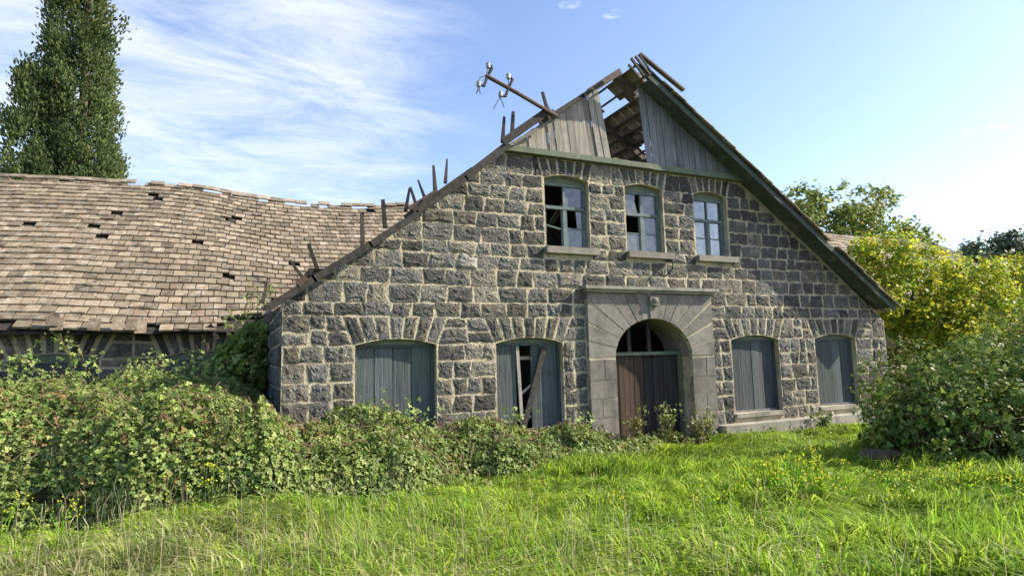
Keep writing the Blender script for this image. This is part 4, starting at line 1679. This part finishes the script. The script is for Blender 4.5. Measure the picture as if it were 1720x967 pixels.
# arching canes with leaves standing out of the thicket
mb = MB()
LP, LN = [], []
for (u0, v0, u1, v1, Y) in ((75, 640, 20, 595, 12.5), (125, 635, 98, 560, 13), (140, 640, 140, 590, 13), (285, 630, 268, 600, 13), (335, 640, 330, 580, 12.6), (300, 650, 255, 605, 12.5),
                            (350, 640, 395, 600, 12.5), (420, 640, 440, 560, 15), (240, 650, 225, 610, 13), (40, 640, 30, 600, 13), (410, 560, 425, 480, 15.5), (400, 600, 385, 520, 16), (430, 520, 460, 480, 14),
                            (640, 700, 655, 672, 10.4), (690, 715, 700, 690, 10.4), (860, 715, 870, 690, 10.6), (985, 720, 970, 700, 10.6)):
    a, b = at(u0, v0, Y), at(u1, v1, Y - .2)
    pts = [a.lerp(b, k / 6) + Vector((random.uniform(-.04, .04), 0, .05 * math.sin(math.pi * k / 6))) for k in range(7)]
    mb.tube(pts, .008, 4)
    for k in range(70):
        p = a.lerp(b, random.uniform(-.1, 1))
        sp = .10 if v1 < 590 else .16
        LP.append((p.x + random.gauss(0, sp), p.y + random.gauss(0, sp), p.z + random.gauss(0, sp * .6)))
        LN.append((random.gauss(.3, .5), random.gauss(-.5, .5), .7))
canes = empty('bramble_canes', (-1, 12.5, 0), 'leafy bramble shoots standing up out of the thicket before the barn wall', 'brambles')
setp(mb.build('canes', M_CANE, canes), kind='stuff')
leaves('foliage', np.array(LP), np.array(LN), .052, M_BRAM, canes, LEAF3, .4, dry=np.zeros(len(LP)))
# brown arching canes over the thicket
mb = MB()
for k in range(260):
    x0 = random.uniform(-6, 7.6)
    yf0 = float(np.interp(x0, BFX, BFY))
    y0 = yf0 + random.uniform(.3, 2.2 if x0 > .4 else 4.0)
    if x0 > .5 and y0 > D - .3:
        y0 = D - .4
    a = random.uniform(0, 6.28)
    L_ = random.uniform(.35, .9)
    pts = []
    for j in range(6):
        t = j / 5
        xx, yy = x0 + math.cos(a) * L_ * t, y0 + math.sin(a) * L_ * t
        hh_ = float(bram_h(np.array([xx]), np.array([yy]))[0])
        pts.append((xx, min(yy, D - .15) if xx > .5 else yy, gz1(xx, yy) + hh_ - .06 + .20 * math.sin(math.pi * t) * random.uniform(.6, 1)))
    mb.tube(pts, [.008, .008, .007, .006, .005, .003], 4)
setp(mb.build('thicket_canes', M_CANE), 'thin brown bramble canes arching over the leafy thicket', 'brambles', None, 'stuff')
# ivy in the dark corner between house and barn
ivy = empty('corner_ivy', (.3, 16.5, 0), 'dark ivy climbing in the shaded corner between barn and house', 'ivy')
n = 5200
x = RG.uniform(-1.0, .62, n)
z = RG.uniform(.8, 3.2, n)
lim = np.interp(x, [-1.0, -.4, .1, .62], [1.6, 2.4, 2.9, 3.25]) + (n2(x, z, 2.5, 51) - .5) * .8
kp = z < lim
P = np.stack([x[kp], 16.6 + RG.normal(0, .35, kp.sum()) - .5 * (x[kp] < .1), z[kp]], 1)
leaves('foliage', P, np.tile(np.array([[-.2, -.9, .4]]), (len(P), 1)), .10, M_BUSH, ivy, LEAF3, .5, dry=np.zeros(len(P)))
mb = MB()
for k in range(14):
    xx = random.uniform(-.8, .6)
    mb.tube([(xx, 16.7, 0), (xx + random.uniform(-.2, .2), 16.6, 1.4), (xx + random.uniform(-.3, .2), 16.6, 2.6)], [.015, .012, .006], 5)
setp(mb.build('stems', M_CANE, ivy), kind='stuff')


# ------------------------------------------------------------------ weeds by the door, flowers, dry stalks
def weed(name, label, cat, group, x, y, hgt, nst, lsz, nl, lm_, dryv, spread_=.25, flowers=0, parent_mat=M_CANE):
    z0 = gz1(x, y)
    w = empty(name, (x, y, z0), label, cat, group)
    mb_ = MB()
    lp, ln, fl = [], [], []
    for k in range(nst):
        a = random.uniform(0, 6.28)
        rr_ = random.uniform(.2, 1) * spread_
        hh = hgt * random.uniform(.65, 1.1)
        p0 = Vector((x + math.cos(a) * .04, y + math.sin(a) * .04, z0 - .03))
        p2 = Vector((x + math.cos(a) * rr_, y + math.sin(a) * rr_, z0 + hh))
        p1 = p0.lerp(p2, .5) + Vector((-math.cos(a), -math.sin(a), 0)) * rr_ * .2
        mb_.tube([p0, p1, p2], [.007, .005, .003], 4)
        for j in range(nl):
            t = random.uniform(.15, 1)
            p = p0.lerp(p1, t * 2) if t < .5 else p1.lerp(p2, t * 2 - 1)
            lp.append((p.x + random.gauss(0, .05), p.y + random.gauss(0, .05), p.z + random.gauss(0, .03)))
            ln.append((random.gauss(.2, .6), random.gauss(-.3, .6), .7))
        for j in range(flowers):
            fl.append((p2.x + random.gauss(0, .035), p2.y + random.gauss(0, .035), p2.z + random.uniform(-.07, .04)))
    setp(mb_.build('stems', parent_mat, w), kind='stuff')
    if lp:
        leaves('foliage', np.array(lp), np.array(ln), lsz, lm_, w, LEAF1, .4, dry=np.full(len(lp), dryv))
    if fl:
        mf = MB()
        for p in fl:
            p = Vector(p)
            r_ = random.uniform(.008, .014)
            vs2 = [p + Vector((0, 0, r_ * .3))]
            for k in range(6):
                an = k * 1.047 + random.random()
                vs2.append(p + Vector((math.cos(an) * r_, math.sin(an) * r_, random.uniform(-.3, .6) * r_)))
            mf.add(vs2, [(0, i + 1, (i + 1) % 6 + 1) for i in range(6)])
            mf.add([p + Vector((0, -r_ * .2, -r_)), p + Vector((r_, 0, 0)), p + Vector((0, 0, r_)), p + Vector((-r_, 0, 0))], [(0, 1, 2, 3)])
        setp(mf.build('flower_heads', M_FLOW, w), kind='stuff')
    return w


for x, y, h_, lab in ((7.75, 10.9, 1.05, 'tall thin weed with brown stems before the left door leaf'), (8.55, 10.8, .95, 'bushy yellowing weed in front of the middle of the door'),
                      (9.35, 10.75, .62, 'low brownish weed before the right door leaf'), (9.72, 10.9, .85, 'pale leafed weed leaning against the right door jamb')):
    weed('door_weed', lab, 'weed', 'weeds growing before the arched door', x, y, h_, 12, .075, 20, M_BRAM, .45 if 'brown' in lab else .12, .32)
weed('door_weed', 'small leafy bush growing against the concrete plinth', 'weed', None, 13.4, 10.85, .55, 12, .08, 18, M_BRAM, .0, .3)
for k in range(7):
    weed('plinth_weed', 'low green weed in the grass along the plinth right of the door', 'weed', 'low weeds along the plinth', 10.3 + k * .55 + random.uniform(-.2, .2), 10.4 + random.uniform(-.4, .3), .3, 6, .06, 12, M_BRAM, .1, .25)
for k in range(15):
    x = random.gauss(5.6, .35 if k < 8 else 1.3)
    y = random.gauss(5.0, .3 if k < 8 else .7)
    weed('yellow_wildflower', 'yellow flowering weed in the bright grass right of the middle', 'wildflower', 'yellow wildflowers in the right hand grass', x, y, random.uniform(.42, .6), 4, .04, 6, M_GRASS, 0, .22, flowers=4, parent_mat=M_GRASS)
for k in range(8):
    x = random.uniform(6.3, 8.4)
    y = 4.4 + random.uniform(-.5, .4)
    weed('yellow_wildflower', 'yellow flowering weed at the shaded front edge of the right bush', 'wildflower', 'yellow wildflowers before the right bush', x, y, random.uniform(.35, .5), 3, .04, 6, M_GRASS, 0, .18, flowers=4, parent_mat=M_GRASS)
for k in range(11):
    x = random.uniform(-2.6, -.2)
    y = 9.0 + random.uniform(-.6, .3)
    weed('yellow_wildflower', 'yellow flowering weed at the front edge of the bramble thicket on the left', 'wildflower', 'yellow wildflowers before the thicket', x, y, random.uniform(.4, .7), 3, .04, 6, M_GRASS, .1, .25, flowers=4, parent_mat=M_GRASS)

# ------------------------------------------------------------------ meadow grass
N0 = 330000
rr = np.sqrt(RG.uniform(3.6 ** 2, 13.8 ** 2, N0))
# even in the picture-ish sense: thin out with distance
rr = 3.7 + (13.8 - 3.7) * RG.uniform(0, 1, N0) ** .95
an = np.radians(np.where(RG.uniform(0, 1, N0) < .86, RG.uniform(-22, 72, N0), np.where(RG.uniform(0, 1, N0) < .6, RG.uniform(-45, -22, N0), RG.uniform(72, 88, N0))))
x, y = rr * np.sin(an), rr * np.cos(an)
x, y = np.concatenate([x, RG.uniform(7.5, 16, 30000)]), np.concatenate([y, RG.uniform(8.8, D - .3, 30000)])
ok = (y < D - .1) & (y < np.interp(x, BFX, BFY) + .35 + .25 * n2(x, y, 1.5, 60))
ok &= ~((x > SX1) & (y > D - .36))
x, y = x[ok], y[ok]
# tussocks: long blades fanning out of one root
nt_ = 1500
tr = 3.8 + 7.5 * RG.uniform(0, 1, nt_)
ta = np.radians(RG.uniform(-22, 70, nt_))
tx, ty_ = tr * np.sin(ta), tr * np.cos(ta)
ok = (ty_ < D - .5) & (ty_ < np.interp(tx, BFX, BFY) - .05)
tx, ty_ = tx[ok], ty_[ok]
KB = 55
offa = RG.uniform(0, 6.28, (len(tx), KB))
offr = RG.uniform(0, .09, (len(tx), KB))
x2, y2 = (tx[:, None] + np.cos(offa) * offr).ravel(), (ty_[:, None] + np.sin(offa) * offr).ravel()
tall = np.repeat(RG.uniform(.3, 1.0, len(tx)), KB)
nb = len(x)
x, y = np.concatenate([x, x2]), np.concatenate([y, y2])
n = len(x)
istuft = np.arange(n) >= nb
tuft = n2(x, y, 1.5, 61)
hf = n2(x, y, .55, 62)
patch = n2(x, y, 3.4, 63)
dryf = np.clip((n2(x, y, .45, 64) - .35) * 1.6 + np.clip((1.9 - x) * .20, -.9, .5) + np.clip((6.1 - y) * .2, -.4, .35) - .28, 0, 1)
dryb = np.where(RG.uniform(0, 1, n) < dryf * .75 + .03, RG.uniform(.45, 1, n), RG.uniform(0, .22, n))
ln = .88 * (.08 + .20 * hf + .30 * tuft ** 1.6) * RG.uniform(.5, 1.35, n) * np.where(y > 9.8, .85, 1)
ln[nb:] = (.22 + .26 * tall) * RG.uniform(.6, 1.2, n - nb)
la = 6.28 * n2(x, y, .45, 65) * 1.5 + RG.normal(0, .5, n)
la[nb:] = offa.ravel() * .6 + la[nb:] * .4 + RG.normal(0, .3, n - nb)
lean = np.clip(.3 + 1.5 * n2(x, y, .9, 66) + RG.normal(0, .25, n), .05, 1.75)
w = RG.uniform(.003, .0085, n) * (1 + np.hypot(x, y) * .05)
z0 = gz(x, y) - .01
dx, dy = np.cos(la), np.sin(la)
fa = RG.uniform(0, 6.28, n)
wx, wy = np.cos(fa) * w, np.sin(fa) * w
B0 = np.stack([x, y, z0], 1)
M1 = B0 + np.stack([dx * ln * .28 * lean, dy * ln * .28 * lean, ln * .55], 1)
TP = B0 + np.stack([dx * ln * .85 * lean, dy * ln * .85 * lean, ln * np.clip(1.0 - .45 * lean, .18, 1)], 1)
W = np.stack([wx, wy, np.zeros(n)], 1)
V = np.stack([B0 - W, B0 + W, M1 - W * .8, M1 + W * .8, TP], 1).reshape(-1, 3)
T = (np.array([[0, 1, 3], [0, 3, 2], [2, 3, 4]])[None] + (np.arange(n) * 5)[:, None, None]).reshape(-1, 3)
tv_ = np.clip(.55 * patch + .45 * RG.uniform(0, 1, n), 0, 1)
tv_[nb:] = np.repeat(RG.uniform(0, 1, len(tx)), KB) * .75 + .25 * RG.uniform(0, 1, n - nb)
ti = np.repeat(tv_, 3)
gr = fast_mesh('meadow_grass', V, T, M_GRASS, ti, np.repeat(dryb, 3))
setp(gr, 'long bright green meadow grass with dry patches in the foreground', 'grass', None, 'stuff')
print('blades', n)
# broad-leaved rosettes hidden in the grass
nr_ = 340
tr = 4.2 + 6.2 * RG.uniform(0, 1, nr_)
ta = np.radians(RG.uniform(-20, 66, nr_))
tx, ty_ = tr * np.sin(ta), tr * np.cos(ta)
ok = (ty_ < D - .6) & (ty_ < np.interp(tx, BFX, BFY) + .1) & (n2(tx, ty_, .5, 81) > .42)
tx, ty_ = tx[ok], ty_[ok]
KB = 26
px2 = (tx[:, None] + RG.normal(0, .12, (len(tx), KB))).ravel()
py2 = (ty_[:, None] + RG.normal(0, .12, (len(tx), KB))).ravel()
pz2 = gz(px2, py2) + RG.uniform(.03, .22, len(px2))
bl = leaves('broadleaf_weeds', np.stack([px2, py2, pz2], 1), np.tile(np.array([[.2, -.3, .9]]), (len(px2), 1)), .034, M_BRAM, None, LEAF1, .5, dry=np.zeros(len(px2)))
setp(bl, 'low broad leaved weeds mixed into the meadow grass', 'weeds', None, 'stuff')
# thin dry stalks with seed heads
n = 1100
rr = RG.uniform(4.0, 9.0, n)
an = np.radians(RG.uniform(-20, 66, n))
x, y = rr * np.sin(an), rr * np.cos(an)
ok = (n2(x, y, .6, 70) + np.clip((2.2 - x) * .10, -.3, .25) > .5) & (y < np.interp(x, BFX, BFY) - .1)
x, y = x[ok], y[ok]
n = len(x)
hh = RG.uniform(.35, .75, n)
z0 = gz(x, y)
B0 = np.stack([x, y, z0], 1)
TP = B0 + np.stack([RG.normal(0, .10, n), RG.normal(0, .10, n), hh], 1)
_a = RG.uniform(0, 3.14, n)
W = np.stack([np.cos(_a) * .0013, np.sin(_a) * .0013, np.zeros(n)], 1)
HD = TP + np.stack([RG.normal(0, .03, n), RG.normal(0, .03, n), np.full(n, .07)], 1)
MD = (TP + HD) / 2
V = np.stack([B0 - W, B0 + W, TP + W, TP - W, MD + W * 2.2, MD - W * 2.2, HD], 1).reshape(-1, 3)
T = (np.array([[0, 1, 2], [0, 2, 3], [3, 2, 4], [3, 4, 5], [5, 4, 6]])[None] + (np.arange(n) * 7)[:, None, None]).reshape(-1, 3)
st = fast_mesh('dry_grass_stalks', V, T, M_STRAW, np.repeat(RG.uniform(0, 1, n), 5))
setp(st, 'thin straw coloured seed stalks scattered through the meadow grass', 'grass', None, 'stuff')
